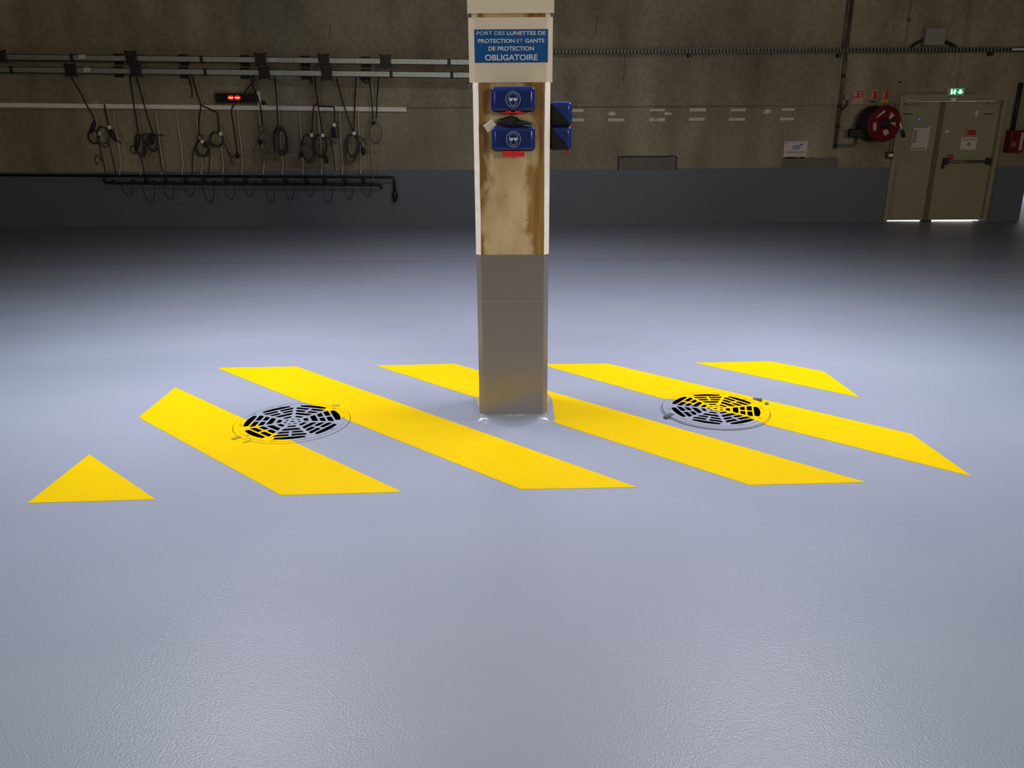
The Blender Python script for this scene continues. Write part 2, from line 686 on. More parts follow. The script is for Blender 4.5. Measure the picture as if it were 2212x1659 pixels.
# ------------------------------------------------------------------ floor markings
stripes = [
    ([(193, 982), (336, 1079), (60, 1087)], 'small yellow triangle painted on the floor, farthest left of the hatching'),
    ([(379, 837), (869, 1063), (607, 1070), (300, 902)], 'yellow floor stripe with a cut corner, second from left, running under the left drain cover'),
    ([(469, 795), (641, 792), (1377, 1053), (1125, 1057)], 'long yellow floor stripe passing just in front of the column foot'),
    ([(813, 790), (982, 786), (1870, 1042), (1620, 1048)], 'long yellow floor stripe that runs behind and beside the column foot'),
    ([(1166, 787), (1312.7, 785.7), (1968.6, 937.4), (2099.4, 1029.4), (1438, 863)], 'yellow floor stripe crossing the right drain cover'),
    ([(1499, 783.8), (1664, 780.8), (1780, 802.7), (1856.7, 858.4)], 'short yellow floor stripe at the far right back of the hatching'),
]
bands = []
for k, (poly, lab) in enumerate(stripes):
    pts = [onF(*p) for p in poly]
    bands.append(pts)
    mb = MB()
    mb.prism([p + Vector((0, 0, 0.0002)) for p in pts], (0, 0, 0.0014), 0)
    o = mb.build('floor_stripe', M_YELLOW)
    tag(o, lab, 'floor marking', 'yellow hatching stripes on the floor')
    cuts = []
    for c, r, a in COV:
        if (k in (1, 2) and c.x < 0) or (k == 4 and c.x > 0):
            cuts.append(MB().lathe((c.x, c.y, -0.1), (0, 0, 1), [(r + 0.004, 0), (r + 0.004, 0.3)], 72))
    if k == 3:
        cuts.append(MB().box(-0.2, 0.238, YC - 0.045, YC + 0.46, -0.1, 0.3))
    if cuts:
        boolean_cut(o, cuts)


# ------------------------------------------------------------------ drain covers
def rounded(poly, r, n=3):
    out = []
    N = len(poly)
    for i in range(N):
        p0, p1, p2 = Vector(poly[i - 1]), Vector(poly[i]), Vector(poly[(i + 1) % N])
        d0, d2 = (p0 - p1), (p2 - p1)
        rr = min(r, d0.length * 0.45, d2.length * 0.45)
        a, b = p1 + d0.normalized() * rr, p1 + d2.normalized() * rr
        for k in range(n + 1):
            t = k / n
            out.append(tuple(a * (1 - t) ** 2 + p1 * 2 * t * (1 - t) + b * t * t))
    return out


def grate_loops(R):
    s = R / 0.303
    loops = [[(R * math.cos(2 * PI * k / 96), R * math.sin(2 * PI * k / 96)) for k in range(96)]]
    half = PI / 7
    web = 0.0065 * s

    def place(poly, ang):
        c, sn = math.cos(ang), math.sin(ang)
        return [(x * c - y * sn, x * sn + y * c) for x, y in poly]
    for q in range(7):
        ang = half + q * 2 * half           # bisector of the sector, spoke at 0

        def vmax(u):
            return u * math.tan(half) - 0.0085 * s / math.cos(half)
        for u0, u1, two in ((0.098, 0.129, False), (0.139, 0.167, True), (0.177, 0.206, True)):
            u0, u1 = u0 * s, u1 * s
            if not two:
                polys = [[(u0, -vmax(u0)), (u1, -vmax(u1)), (u1, vmax(u1)), (u0, vmax(u0))]]
            else:
                polys = [[(u0, web), (u1, web), (u1, vmax(u1)), (u0, vmax(u0))],
                         [(u0, -vmax(u0)), (u1, -vmax(u1)), (u1, -web), (u0, -web)]]
            for p in polys:
                loops.append(place(rounded(p, 0.008 * s), ang))
        u0, RR = 0.2155 * s, 0.252 * s
        ph = half * 0.74
        lens = [(RR * math.cos(t), RR * math.sin(t)) for t in [-ph + 2 * ph * k / 12 for k in range(13)]]
        lens = [(u0, lens[0][1] * 0.93)] + lens + [(u0, lens[-1][1] * 0.93)]
        loops.append(place(rounded(lens, 0.004 * s, 2), ang))
        u0, u1 = 0.058 * s, 0.083 * s
        w0, w1 = 0.019 * s, 0.027 * s
        loops.append(place(rounded([(u0, -w0), (u1, -w1), (u1, w1), (u0, w0)], 0.006 * s), ang))
        u0, u1 = 0.030 * s, 0.045 * s
        w0, w1 = 0.008 * s, 0.012 * s
        loops.append(place(rounded([(u0, -w0), (u1, -w1), (u1, w1), (u0, w0)], 0.004 * s), ang + half))
    loops.append([(0.012 * s * math.cos(2 * PI * k / 12), 0.012 * s * math.sin(2 * PI * k / 12)) for k in range(12)])
    return loops


def in_poly(x, y, poly):
    ins = False
    n = len(poly)
    for i in range(n):
        a, b = poly[i], poly[(i + 1) % n]
        if (a.y > y) != (b.y > y) and x < (b.x - a.x) * (y - a.y) / (b.y - a.y) + a.x:
            ins = not ins
    return ins


def paint_split(me, use):
    bm = bmesh.new()
    bm.from_mesh(me)
    bmesh.ops.remove_doubles(bm, verts=bm.verts, dist=1e-5)
    for poly in use:
        for i in range(len(poly)):
            a, b = poly[i], poly[(i + 1) % len(poly)]
            dirv = b - a
            if dirv.length < 0.8:
                continue
            no = Vector((dirv.y, -dirv.x, 0)).normalized()
            bmesh.ops.bisect_plane(bm, geom=bm.verts[:] + bm.edges[:] + bm.faces[:], plane_co=a, plane_no=no, dist=1e-5)
    for f in bm.faces:
        c = f.calc_center_median()
        f.material_index = 1 if any(in_poly(c.x, c.y, p) for p in use) else 0
    bm.to_mesh(me)
    bm.free()


cover_labels = ['round slotted drain cover in the floor left of the column, half grey half yellow',
                'round slotted drain cover in the floor right of the column, slightly raised, far half yellow']
for (c, R, ang), lab, k in zip(COV, cover_labels, range(2)):
    t = thing('drain_cover', lab, 'drain cover', (c.x, c.y, -0.3), 'round drain covers in the hatching')
    use = [bands[1], bands[2]] if k == 0 else [bands[4]]
    top = 0.004 if k == 0 else 0.011
    me = curve_mesh(grate_loops(R), 0.011)
    me.transform(Matrix.Translation((c.x, c.y, top - 0.011)) @ Matrix.Rotation(math.radians(ang), 4, 'Z'))
    me.materials.clear()
    paint_split(me, use)
    g = link_mesh('grate', me, [M_FLOOR, M_YELLOW], t)
    # raised rim and rows of little cast marks round the edge
    rim = MB()
    rim.lathe((c.x, c.y, top), (0, 0, 1), [(R * 0.905, -0.002), (R * 0.905, 0.0018), (R * 0.925, 0.0018), (R * 0.925, -0.002)], 96)
    me2 = bpy.data.meshes.new('rim')
    bmesh.ops.recalc_face_normals(rim.bm, faces=rim.bm.faces)
    rim.bm.to_mesh(me2)
    rim.bm.free()
    paint_split(me2, use)
    link_mesh('rim', me2, [M_FLOOR, M_YELLOW], g)
    for q in range(10):
        aa = math.radians(ang + 18 + q * 36)
        mk = MB()
        for dd in (-0.03, 0, 0.03):
            p = Vector((c.x + math.cos(aa + dd) * R * 0.88, c.y + math.sin(aa + dd) * R * 0.88, top + 0.001))
            u = Vector((math.cos(aa), math.sin(aa), 0)) * 0.009
            v = Vector((-math.sin(aa), math.cos(aa), 0)) * 0.0025
            mk.prism([p - u - v, p + u - v, p + u + v, p - u + v], (0, 0, 0.0015))
        yel = any(in_poly(c.x + math.cos(aa) * R * .88, c.y + math.sin(aa) * R * .88, p) for p in use)
        mk.build('cast_mark', M_YELLOW if yel else M_FLOOR, g)
    fr = MB()
    fr.lathe((c.x, c.y, 0), (0, 0, 1), [(R + 0.0045, -0.05), (R + 0.0045, top - 0.004), (R + 0.0115, top - 0.004), (R + 0.0115, -0.05), (R + 0.0045, -0.05)], 96)
    bmesh.ops.recalc_face_normals(fr.bm, faces=fr.bm.faces)
    me3 = bpy.data.meshes.new('frame')
    fr.bm.to_mesh(me3)
    fr.bm.free()
    paint_split(me3, use)
    link_mesh('frame', me3, [M_FLOOR, M_YELLOW], t)
    pit = MB()
    pit.lathe((c.x, c.y, -0.3), (0, 0, 1), [(R + 0.002, 0.24), (R + 0.002, 0.0), (0, 0.0)], 48)
    pit.build('pit', M_PIT, t)
    lugs = [((502, 950), (520, 944)), ((716, 878), (733, 877))] if k == 0 else [((1437, 905), (1452, 898)), ((1626, 865), (1646, 867))]
    for (a, b) in lugs:
        A, B = onF(*a), onF(*b)
        dv = (B - A)
        nrm = Vector((-dv.y, dv.x, 0)).normalized() * 0.014
        z = Vector((0, 0, 0.001))
        MB().prism([A - nrm + z, B - nrm + z, B + nrm + z, A + nrm + z], (0, 0, 0.004 if k == 0 else 0.014)).build('lug', M_GRILLEDGE if k else mat('ochre_lug', '#9a7b20', 0.6), t)
    if k == 0:
        hk = onF(532, 952.5)
        MB().tube([hk + Vector((0.025 * math.cos(t_), 0.025 * math.sin(t_), 0.003)) for t_ in [-2.0 + 0.35 * q for q in range(12)]], 0.004, 6).build('lifting_eye', mat('ochre_paint', '#b8950e', 0.5), t)
    else:
        bo = onF(1656, 874)
        MB().lathe((bo.x, bo.y, 0.0), (0, 0, 1), [(0.012, 0), (0.012, 0.012), (0.006, 0.016), (0, 0.016)], 10).build('bolt', M_GRILLEDGE, t)

# ------------------------------------------------------------------ the column
CX0, CX1 = -0.193, 0.207          # outer width (with chamfers)
CH = 0.026
CD = 0.40
CXM = (CX0 + CX1) / 2
ZP = onY(1108, 550.5, YC).z       # top of the grey paint
col = thing('column', 'square concrete column standing in the middle, lower part painted grey', 'column', (CXM, YC + CD / 2, 0))


def chamfered(grow=0.0, ch=CH):
    x0, x1, y0, y1 = CX0 - grow, CX1 + grow, YC - grow, YC + CD + grow
    return [(x0 + ch, y0), (x1 - ch, y0), (x1, y0 + ch), (x1, y1 - ch), (x1 - ch, y1), (x0 + ch, y1), (x0, y1 - ch), (x0, y0 + ch)]


MB().prism([(x, y, ZP) for x, y in chamfered(-0.002)], (0, 0, ZC - ZP)).build('concrete_shaft', M_COLUMN, col)
ZS = onY(1108, 651, YC).z
pbm = MB().prism([(x, y, 0) for x, y in chamfered()], (0, 0, ZS - 0.0015))
pbm.prism([(x, y, ZS + 0.0015) for x, y in chamfered()], (0, 0, ZP - ZS - 0.0015))
pbm.build('painted_base', M_COLGREY, col)
MB().prism([(x, y, ZS - 0.0015) for x, y in chamfered(0.0006)], (0, 0, 0.003)).build('paint_seam', mat('pale_paint_edge', (0.33, 0.31, 0.29), 0.5), col)
# pale filler along the four chamfered corners above the paint
for sx in (-1, 1):
    for sy in (-1, 1):
        st = MB()
        xa = CX0 if sx < 0 else CX1
        ya = YC if sy < 0 else YC + CD
        n = 26
        ring = []
        for k in range(n + 1):
            z = ZP + (ZC - ZP) * k / n
            w = CH + random.uniform(-0.0015, 0.002)
            ring.append([(xa - sx * (w + 0.002), ya, z), (xa - sx * w, ya + sy * 0.002, z), (xa + sx * 0.002, ya - sy * w, z), (xa, ya - sy * (w + 0.002), z)])
        vs = [[st.bm.verts.new(p) for p in r] for r in ring]
        for A, B in zip(vs, vs[1:]):
            for q in range(4):
                st.face([A[q], A[(q + 1) % 4], B[(q + 1) % 4], B[q]])
        st.face(vs[0][::-1])
        st.face(vs[-1])
        st.build('corner_strip', M_STRIP, col)['label'] = 'off-white filler strip along the column corner'
# sloped cove round the foot
cv = MB()
prof = [(0.0, 0.042), (0.010, 0.026), (0.024, 0.013), (0.042, 0.0035), (0.050, 0.0)]
rings = []
for g_, z in prof:
    rings.append([cv.bm.verts.new((x, y, z)) for x, y in chamfered(g_, CH + g_ * 0.3)])
for A, B in zip(rings, rings[1:]):
    for q in range(8):
        f = cv.face([A[q], A[(q + 1) % 8], B[(q + 1) % 8], B[q]])
        f.smooth = True
cv.build('foot_cove', mat('glossy_grey_paint', (0.272, 0.288, 0.348), 0.16, bump=0.1, bscale=50, spec=0.3), col)

# cover sheet at the top and the sign board, both folded round the front of the column
def folded_sheet(name, tl, tr, br, bl, parent_label, cat, depth_back=0.05):
    YF = YC - 0.012
    x0, x1, z0, z1 = rect(YF + 0.02, tl, tr, br, bl)
    fx0, fx1 = CX0 + CH * 0.55, CX1 - CH * 0.75
    sec = [(x0, YF + 0.011), (fx0, YF), (fx1, YF), (x1, YF + 0.011), (x1, YF + 0.015), (fx1, YF + 0.005), (fx0, YF + 0.005), (x0, YF + 0.015)]
    return (x0, x1, z0, z1, YF, [(x, y, z0) for x, y in sec], (0, 0, z1 - z0))


x0, x1, z0, z1, YF, sec, off = folded_sheet('cover', (1008, -60), (1198, -60), (1197, 28.5), (1009.5, 28.5), '', '')
# a closed case round the column: lifted sheet on all sides
cs = MB()
x0c, x1c = onY(1009.3, 28, YC - 0.015).x, onY(1197, 28, YC - 0.015).x
zc0 = onY(1100, 28.5, YC - 0.015).z
cs.box(x0c, x1c, YC - 0.015, YC - 0.0075, zc0, zc0 + 0.9)
cs.box(x0c, x1c, YC + CD + 0.0125, YC + CD + 0.02, zc0, zc0 + 0.9)
cs.box(x0c, x0c + 0.003, YC - 0.0075, YC + CD + 0.0125, zc0, zc0 + 0.9)
cs.box(x1c - 0.003, x1c, YC - 0.0075, YC + CD + 0.0125, zc0, zc0 + 0.9)
o = cs.build('cover_box', M_CREAM)
tag(o, 'plain cream casing wrapped round the column above the sign', 'casing')
bd = thing('warning_sign', 'cream sign board with blue French safety panel on the column front', 'sign', ((CX0 + CX1) / 2, YC, onY(1100, 178, YC).z))
x0, x1, z0, z1, YF, sec, off = folded_sheet('board', (1011, 38), (1194.8, 38.3), (1192.3, 178.5), (1014.3, 178), '', '')
MB().prism(sec, off).build('board', M_CREAM, bd)
bx0, bx1, bz0, bz1 = rect(YF - 0.002, (1024, 63), (1184.4, 63.5), (1184, 135.7), (1025.8, 135))
bx1 -= 0.001
pan = MB().box(bx0, bx1, YF - 0.002, YF, bz0, bz1).build('blue_panel', M_BLUESIGN, bd)
pan['label'] = 'blue panel with white lettering'
B_ = 0.018
rows = [([('PORT DES', -0.003), ('LUNETTES DE', B_)], 258, 1560, 583, 665),
        ([('PROTECTION', B_), ('ET', -0.006), ('GANTS', B_)], 285, 1535, 728, 812),
        ([('DE PROTECTION', B_)], 482, 1340, 872, 958),
        ([('OBLIGATOIRE', B_)], 418, 1408, 1025, 1142)]
ms = []
for segs, a, b, t_, u_ in rows:
    k = 1 / 8.732
    P0 = onY(1000 + a * k, u_ * k, YF - 0.003)
    P1 = onY(1000 + b * k, t_ * k, YF - 0.003)
    ms.append(fit_text(line_mesh(segs), P0.x, P1.x, P0.z, P1.z, YF - 0.0025))
me = mesh_join(ms)
me.materials.clear()
link_mesh('lettering', me, [M_LETTER], pan)

# ------------------------------------------------------------------ dispenser boxes
BXW, BXH, BXD = 0.226, 0.124, 0.122


def half_box(keep_front, ins=0.0):
    mb = MB()
    mb.box(-BXW / 2, BXW / 2, -BXD, 0, 0, BXH)
    vert_e = [e for e in mb.bm.edges]
    bmesh.ops.bevel(mb.bm, geom=vert_e, offset=0.023, segments=7, profile=0.5, affect='EDGES')
    # cut from the upper back edge to the lower front edge
    no = Vector((0, -BXH * 0.98, BXD * 0.98)).normalized()
    co = Vector((0, -BXD + 0.004, 0.006)) if keep_front else Vector((0, -BXD + 0.004, 0.0045))
    bmesh.ops.bisect_plane(mb.bm, geom=mb.bm.verts[:] + mb.bm.edges[:] + mb.bm.faces[:], plane_co=co, plane_no=no, clear_inner=keep_front, clear_outer=not keep_front)
    es = [e for e in mb.bm.edges if e.is_boundary]
    bmesh.ops.contextual_create(mb.bm, geom=es)
    return mb


def emblem(parent):
    y = -BXD - 0.001
    cz = BXH * 0.5
    s = BXH / 56.0           # one pixel of the photo
    mb = MB()

    def path(pts, r=0.0009, closed=True):
        mb.tube([Vector((x * s, y, cz - z * s)) for x, z in pts], r, 6, closed)
    path([(16.3 * math.cos(t_), 17.3 * math.sin(t_)) for t_ in [2 * PI * k / 40 for k in range(40)]])
    dome = [(-9.3, -3), (-9.3, -6), (-7.5, -10), (-4, -12.7), (0, -13.4), (4, -12.7), (7.5, -10), (9.3, -6), (9.3, -3)]
    path(dome, 0.0009, False)
    face = [(-9.3, -3), (-11, -2.2), (-10.6, 0.8), (-9, 2.6), (-6.5, 9), (-3, 12.8), (0, 13.4), (3, 12.8), (6.5, 9), (9, 2.6), (10.6, 0.8), (11, -2.2), (9.3, -3)]
    path(face, 0.0009, False)
    for sx in (-1, 1):
        g = [(sx * q[0], q[1]) for q in ((0.3, -2.6), (8.6, -2.6), (7.6, 1.6), (5.6, 3.7), (3.2, 3.7), (1.6, 1.8), (0.9, -0.4))]
        mb.prism([Vector((x * s, y - 0.001, cz - z * s)) for x, z in g], (0, 0.0015, 0))
    return mb.build('goggles_emblem', M_LETTER, parent, local=True)


def make_box(label, tab_open):
    t = thing('dispenser_box', label, 'dispenser box', (0, 0, 0), 'blue protective gear boxes on the column')
    half_box(False).build('base', M_BOXBLACK, t, local=True)['label'] = 'dark grey rear half of the box'
    lid = half_box(True).build('lid', M_BOXBLUE, t, local=True)
    for f in lid.data.polygons:
        f.use_smooth = abs(f.normal.x) < 0.999 and abs(f.normal.y) < 0.999 and abs(f.normal.z) < 0.999 and abs(f.normal.y - f.normal.z) > 0.01 and f.area < 0.002
    emblem(lid)
    tb = MB()
    w = 0.057
    if tab_open:
        tb.box(-w, w, -BXD + 0.006, -BXD + 0.012, -0.026, 0.003)
        for xx in (-0.036, -0.012, 0.012, 0.036):
            tb.box(xx - 0.006, xx + 0.006, -BXD + 0.002, -BXD + 0.010, -0.004, 0.004)
    else:
        tb.box(-w, w, -BXD + 0.004, -BXD + 0.03, -0.005, 0.001)
        for xx in (-0.024, 0.024):
            tb.box(xx - 0.014, xx + 0.014, -BXD - 0.0015, -BXD + 0.008, -0.003, 0.007)
    tb.build('latch', M_RED, t, local=True)['label'] = 'red latch flap'
    return t


YFB = YC - BXD
p1 = onY(1108.4, 242.5, YFB)
p2 = onY(1109.3, 327.5, YFB)
b1 = make_box('upper of two blue goggle boxes on the column front, directly below the sign', False)
b1.location = (p1.x, YC, p1.z)
b2 = make_box('lower of two blue goggle boxes on the column front, red flap hanging below', True)
b2.location = (p2.x, YC, p2.z)
for src, py, lab in ((b1, 273, 'upper of two blue boxes seen edge-on, on the right side of the column'),
                     (b2, 325, 'lower of two blue boxes edge-on at the column right side, red flap below')):
    c = copy_tree(src)
    c['label'] = lab
    ys = YC + 0.16
    c.location = (CX1 - 0.001, ys, onY(1212, py, ys - BXW / 2).z)
    c.rotation_euler = (0, 0, PI / 2)

# dark glove with a pale cuff squeezed between the two boxes
zt = p2.z + BXH
gl = thing('glove', 'dark glove with a white cuff lying between the two front goggle boxes', 'glove', (p2.x, YFB + 0.05, zt))
gb = MB()


def blob(pts, rs):
    gb.tube(pts, rs, 10)


gx, gy, gz = p2.x, YFB + 0.035, zt + 0.016
blob([(gx - 0.085, gy, gz + 0.004), (gx - 0.06, gy, gz + 0.006), (gx - 0.02, gy, gz + 0.004), (gx + 0.02, gy, gz + 0.002), (gx + 0.045, gy, gz)], [0.012, 0.019, 0.022, 0.021, 0.013])
for k, (dy, L) in enumerate(((-0.022, 0.088), (-0.008, 0.098), (0.008, 0.092), (0.022, 0.078))):
    blob([(gx + 0.01, gy + dy, gz), (gx + 0.04, gy + dy * 1.1, gz + 0.002), (gx + 0.07, gy + dy * 1.15, gz), (gx + L - 0.006, gy + dy * 1.15, gz - 0.003), (gx + L, gy + dy * 1.15, gz - 0.004)], [0.012, 0.012, 0.0115, 0.010, 0.004])
blob([(gx - 0.045, gy - 0.01, gz + 0.016), (gx - 0.01, gy - 0.012, gz + 0.022), (gx + 0.022, gy - 0.01, gz + 0.018), (gx + 0.026, gy - 0.01, gz + 0.017)], [0.014, 0.015, 0.011, 0.004])
g1 = gb.build('hand', M_GLOVE, gl, smooth=True)
md = g1.modifiers.new('blend', 'REMESH')
md.mode = 'VOXEL'
md.voxel_size = 0.0032
md.use_smooth_shade = True
sm = g1.modifiers.new('soften', 'SMOOTH')
sm.iterations = 4
bpy.context.view_layer.update()
g1.data = bpy.data.meshes.new_from_object(g1.evaluated_get(bpy.context.evaluated_depsgraph_get()))
g1.modifiers.clear()
cuff = MB()
yc_ = gy - 0.008
ca = [onY(x, y, yc_) for x, y in ((1063, 257), (1043.8, 271.5), (1053, 285.5), (1056, 285), (1072, 270))]
cuff.prism(ca, (0, 0.014, 0)).bevel(0.003, 2)
cuff.build('cuff', M_CUFF, gl, smooth=False)['label'] = 'white cuff'

# ------------------------------------------------------------------ left wall: galvanised rails with boxes
YRAIL = YW - 0.33
rail_specs = [((-30, 122.6), (1120, 135.6), 'upper galvanised support rail along the back wall left of the column', [(154.5, 1), (435, 1), (970, 1)], [(177, 123), (591, 129.5)]),
              ((-30, 150), (1120, 163.6), 'lower galvanised support rail along the back wall left of the column', [(24, 1), (443, 1), (845, 1), (976, 1)], [(188, 151), (600, 158)])]
rail_objs = []
for (a, b, lab, clips, stickers) in rail_specs:
    A, B = onY(*a, YRAIL), onY(*b, YRAIL)
    t = thing('support_rail', lab, 'rail', ((A.x + B.x) / 2, YRAIL, min(A.z, B.z)), 'galvanised rails on the back wall')
    h = 0.042
    L = B - A
    nz = 26
    mb = MB()
    for k in range(nz):              # butted lengths with a hairline between them
        P, Q = A + L * (k / nz) + Vector((0.003, 0, 0)), A + L * ((k + 1) / nz)
        for dz0, dz1, y0, y1 in ((-h, h, 0, 0.004), (h - 0.008, h, 0, 0.06), (-h, -h + 0.008, 0, 0.06)):
            mb.hexa([(P.x, P.y + y0, P.z + dz0), (Q.x, Q.y + y0, Q.z + dz0), (Q.x, Q.y + y1, Q.z + dz0), (P.x, P.y + y1, P.z + dz0),
                     (P.x, P.y + y0, P.z + dz1), (Q.x, Q.y + y0, Q.z + dz1), (Q.x, Q.y + y1, Q.z + dz1), (P.x, P.y + y1, P.z + dz1)])
    mb.build('channel', M_GALV, t)

    def at(px):
        s_ = (px - a[0]) / (b[0] - a[0])
        return onY(px, a[1] + (b[1] - a[1]) * s_, YRAIL)
    for px, _ in clips:
        p = at(px)
        MB().box(p.x - 0.022, p.x + 0.022, YRAIL - 0.012, YRAIL + 0.062, p.z - 0.05, p.z + 0.05).bevel(0.004, 1).build('clip', M_BLACK, t)
    for px, py in stickers:
        p = onY(px, py, YRAIL)
        MB().box(p.x - 0.05, p.x + 0.05, YRAIL - 0.002, YRAIL, p.z - 0.028, p.z + 0.028).build('sticker', mat('pale_sticker', '#c4c7c2', 0.6), t)
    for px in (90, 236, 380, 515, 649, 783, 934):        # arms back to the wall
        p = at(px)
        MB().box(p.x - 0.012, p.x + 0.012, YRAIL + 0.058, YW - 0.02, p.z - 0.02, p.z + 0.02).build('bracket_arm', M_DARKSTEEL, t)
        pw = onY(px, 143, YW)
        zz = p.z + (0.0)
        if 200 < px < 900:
            MB().box(p.x - 0.07, p.x + 0.07, YW - 0.026, YW - 0.0201, zz - 0.08, zz + 0.08).build('box_shadow_plate', M_BLACK, t)  # dark plate standing in for a junction box's shadow on the wall
    rail_objs.append((at, t))

boxes = [(0, 2, 122), (0, 284, 123.5), (0, 563, 128), (0, 699.5, 130), (0, 833, 132),
         (1, 153.5, 151), (1, 294, 151.5), (1, 571, 157.5), (1, 706, 160)]
names_pos = ['at the far left edge', 'second from left', 'above the red counter display', 'second from the column', 'nearest the column',
             'leftmost', 'second from left', 'above the red counter display', 'nearest the column']
jb0 = None
for (rw, px, py), pos in zip(boxes, names_pos):
    p = onY(px, py, YRAIL - 0.03)
    lab = 'black junction box on the %s rail, %s' % ('upper' if rw == 0 else 'lower', pos)
    if jb0 is None:
        t = jb0 = thing('junction_box', lab, 'junction box', (p.x, YRAIL - 0.001, p.z - 0.075), 'black junction boxes on the rails')
        w, hh = 0.072, 0.078
        MB().box(p.x - w, p.x + w, YRAIL - 0.075, YRAIL - 0.02, p.z - hh, p.z + hh).bevel(0.008, 2).build('body', M_BLACK, t)
        MB().box(p.x - w * 0.7, p.x + w * 0.7, YRAIL - 0.02, YRAIL - 0.001, p.z - hh * 0.7, p.z + hh * 0.7).build('back_plate', M_BLACK, t)
        for sx in (-1, 1):
            for sz in (-1, 1):
                MB().box(p.x + sx * w - 0.014, p.x + sx * w + 0.014, YRAIL - 0.05, YRAIL - 0.03, p.z + sz * hh - 0.012, p.z + sz * hh + 0.012).build('lug', M_BLACK, t)
    else:
        t = copy_tree(jb0)
        t['label'] = lab
        t.location = (p.x, YRAIL - 0.001, p.z - 0.075)

# white trunking along the wall
A, B = onY(-30, 226.4, YW - 0.05), onY(878, 236.6, YW - 0.05)
h = 0.031
o = MB().hexa([(A.x, YW - 0.05, A.z - h), (B.x, YW - 0.05, B.z - h), (B.x, YW - 0.0205, B.z - h), (A.x, YW - 0.0205, A.z - h),
               (A.x, YW - 0.05, A.z + h), (B.x, YW - 0.05, B.z + h), (B.x, YW - 0.0205, B.z + h), (A.x, YW - 0.0205, A.z + h)]).build('cable_trunking', M_WHITE)
tag(o, 'long white cable trunking strip along the back wall on the left', 'cable trunking')

# counter display with two red dashes
YD = YW - 0.12
x0, x1, z0, z1 = rect(YD, (462.5, 200.5), (554, 200.8), (554, 223.2), (465.5, 223))
t = thing('led_display', 'black display panel showing two red dashes above the trunking', 'display', ((x0 + x1) / 2, YW - 0.02, z0))
MB().box(x0, x1, YD, YW - 0.06, z0, z1).bevel(0.006, 2).build('case', M_BLACK, t)
sc_ = MB().box(x0 + 0.03, x1 - 0.03, YD - 0.0015, YD + 0.001, z0 + 0.02, z1 - 0.02).build('screen', mat('black_screen', '#0a0808', 0.25), t)
for px in (498.7, 512.8):
    p = onY(px, 211, YD - 0.003)
    MB().prism([(p.x + 0.05 * math.cos(a_), YD - 0.003, p.z + 0.036 * math.sin(a_)) for a_ in [2 * PI * q / 20 for q in range(20)]], (0, 0.0012, 0)).build('red_halo', M_REDGLOW, sc_)  # dim red oval imitates the glow spreading round the lit dash
    MB().box(p.x - 0.031, p.x + 0.031, YD - 0.004, YD - 0.0031, p.z - 0.009, p.z + 0.009).build('lit_dash', M_REDLED, sc_)
MB().box((x0 + x1) / 2 - 0.1, (x0 + x1) / 2 + 0.1, YW - 0.06, YW - 0.0205, z0 + 0.03, z1 - 0.03).build('mount', M_DARKSTEEL, t)
x0, x1, z0, z1 = rect(YW - 0.05, (554.5, 197.5), (561.5, 197.5), (564, 229.5), (556.5, 229.5))
tag(MB().box(x0, x1, YW - 0.05, YW - 0.0205, z0, z1).build('trunking_drop', M_WHITE), 'short upright white trunking beside the red display', 'cable trunking')
p = onY(569, 223, YW - 0.05)
t = thing('wall_socket', 'small dark wall socket right of the short white trunking', 'socket', (p.x, YW - 0.02, p.z - 0.04))
MB().box(p.x - 0.03, p.x + 0.03, YW - 0.05, YW - 0.0205, p.z - 0.025, p.z + 0.035).bevel(0.004, 1).build('body', M_BLACK, t)
MB().box(p.x - 0.035, p.x + 0.035, YW - 0.04, YW - 0.0205, p.z - 0.035, p.z - 0.0255).build('rim', M_WHITE, t)

# ------------------------------------------------------------------ pipe manifold low on the wall
YM = YW - 0.11
mf = thing('pipe_manifold', 'black pipe manifold with valves low on the wall below the hoses', 'pipe manifold', (onY(550, 390, YM).x, YM, onY(550, 400, YM).z))


def zl(px, y0, y1, x0=0.0, x1=851.0):
    return y0 + (y1 - y0) * (px - x0) / (x1 - x0)


up_y = lambda px: zl(px, 378, 383)
lo_y = lambda px: zl(px, 395.5, 400, 235, 824)
e0 = onY(851, 383, YM)
MB().tube([onY(-30, 378, YM), e0 - Vector((0.05, 0, 0)), e0 - Vector((0.015, 0, 0.01)), e0 - Vector((0, 0, 0.05)), onY(853, 413, YM)], 0.021, 10).build('supply_pipe', M_BLACK, mf)
dv = MB()
q0, q1 = onY(852.6, 410, YM), onY(853.4, 437, YM)
dl = q1 - q0
dv.tube([q0, q0 + dl * 0.15, q0 + dl * 0.3, q0 + dl * 0.5, q0 + dl * 0.62, q0 + dl * 0.8, q1], [0.02, 0.02, 0.042, 0.05, 0.036, 0.03, 0.006], 10)
dv.build('drain_valve', M_BLACK, mf)
MB().tube([onY(224, 379.5, YM), onY(224.5, 388, YM), onY(228, 394.5, YM), onY(238, 395.5, YM), onY(530, 397.5, YM), onY(815, 399.5, YM), onY(822.5, 400.5, YM), onY(824, 408, YM)], 0.022, 10).build('lower_pipe', M_BLACK, mf)
for px in (315, 358, 402, 440, 489, 530, 571, 616, 661, 701, 744.5, 785):
    MB().tube([onY(px - 0.7, up_y(px), YM), onY(px + 0.7, lo_y(px), YM)], 0.026, 8).build('connector', M_BLACK, mf)
tubes_top = [244, 290, 336, 381, 423, 470, 512, 559, 601, 645.7, 687, 733, 773]
valves_px = [287, 334, 376, 421, 463, 508, 550, 593, 636, 679, 719, 763, 803]
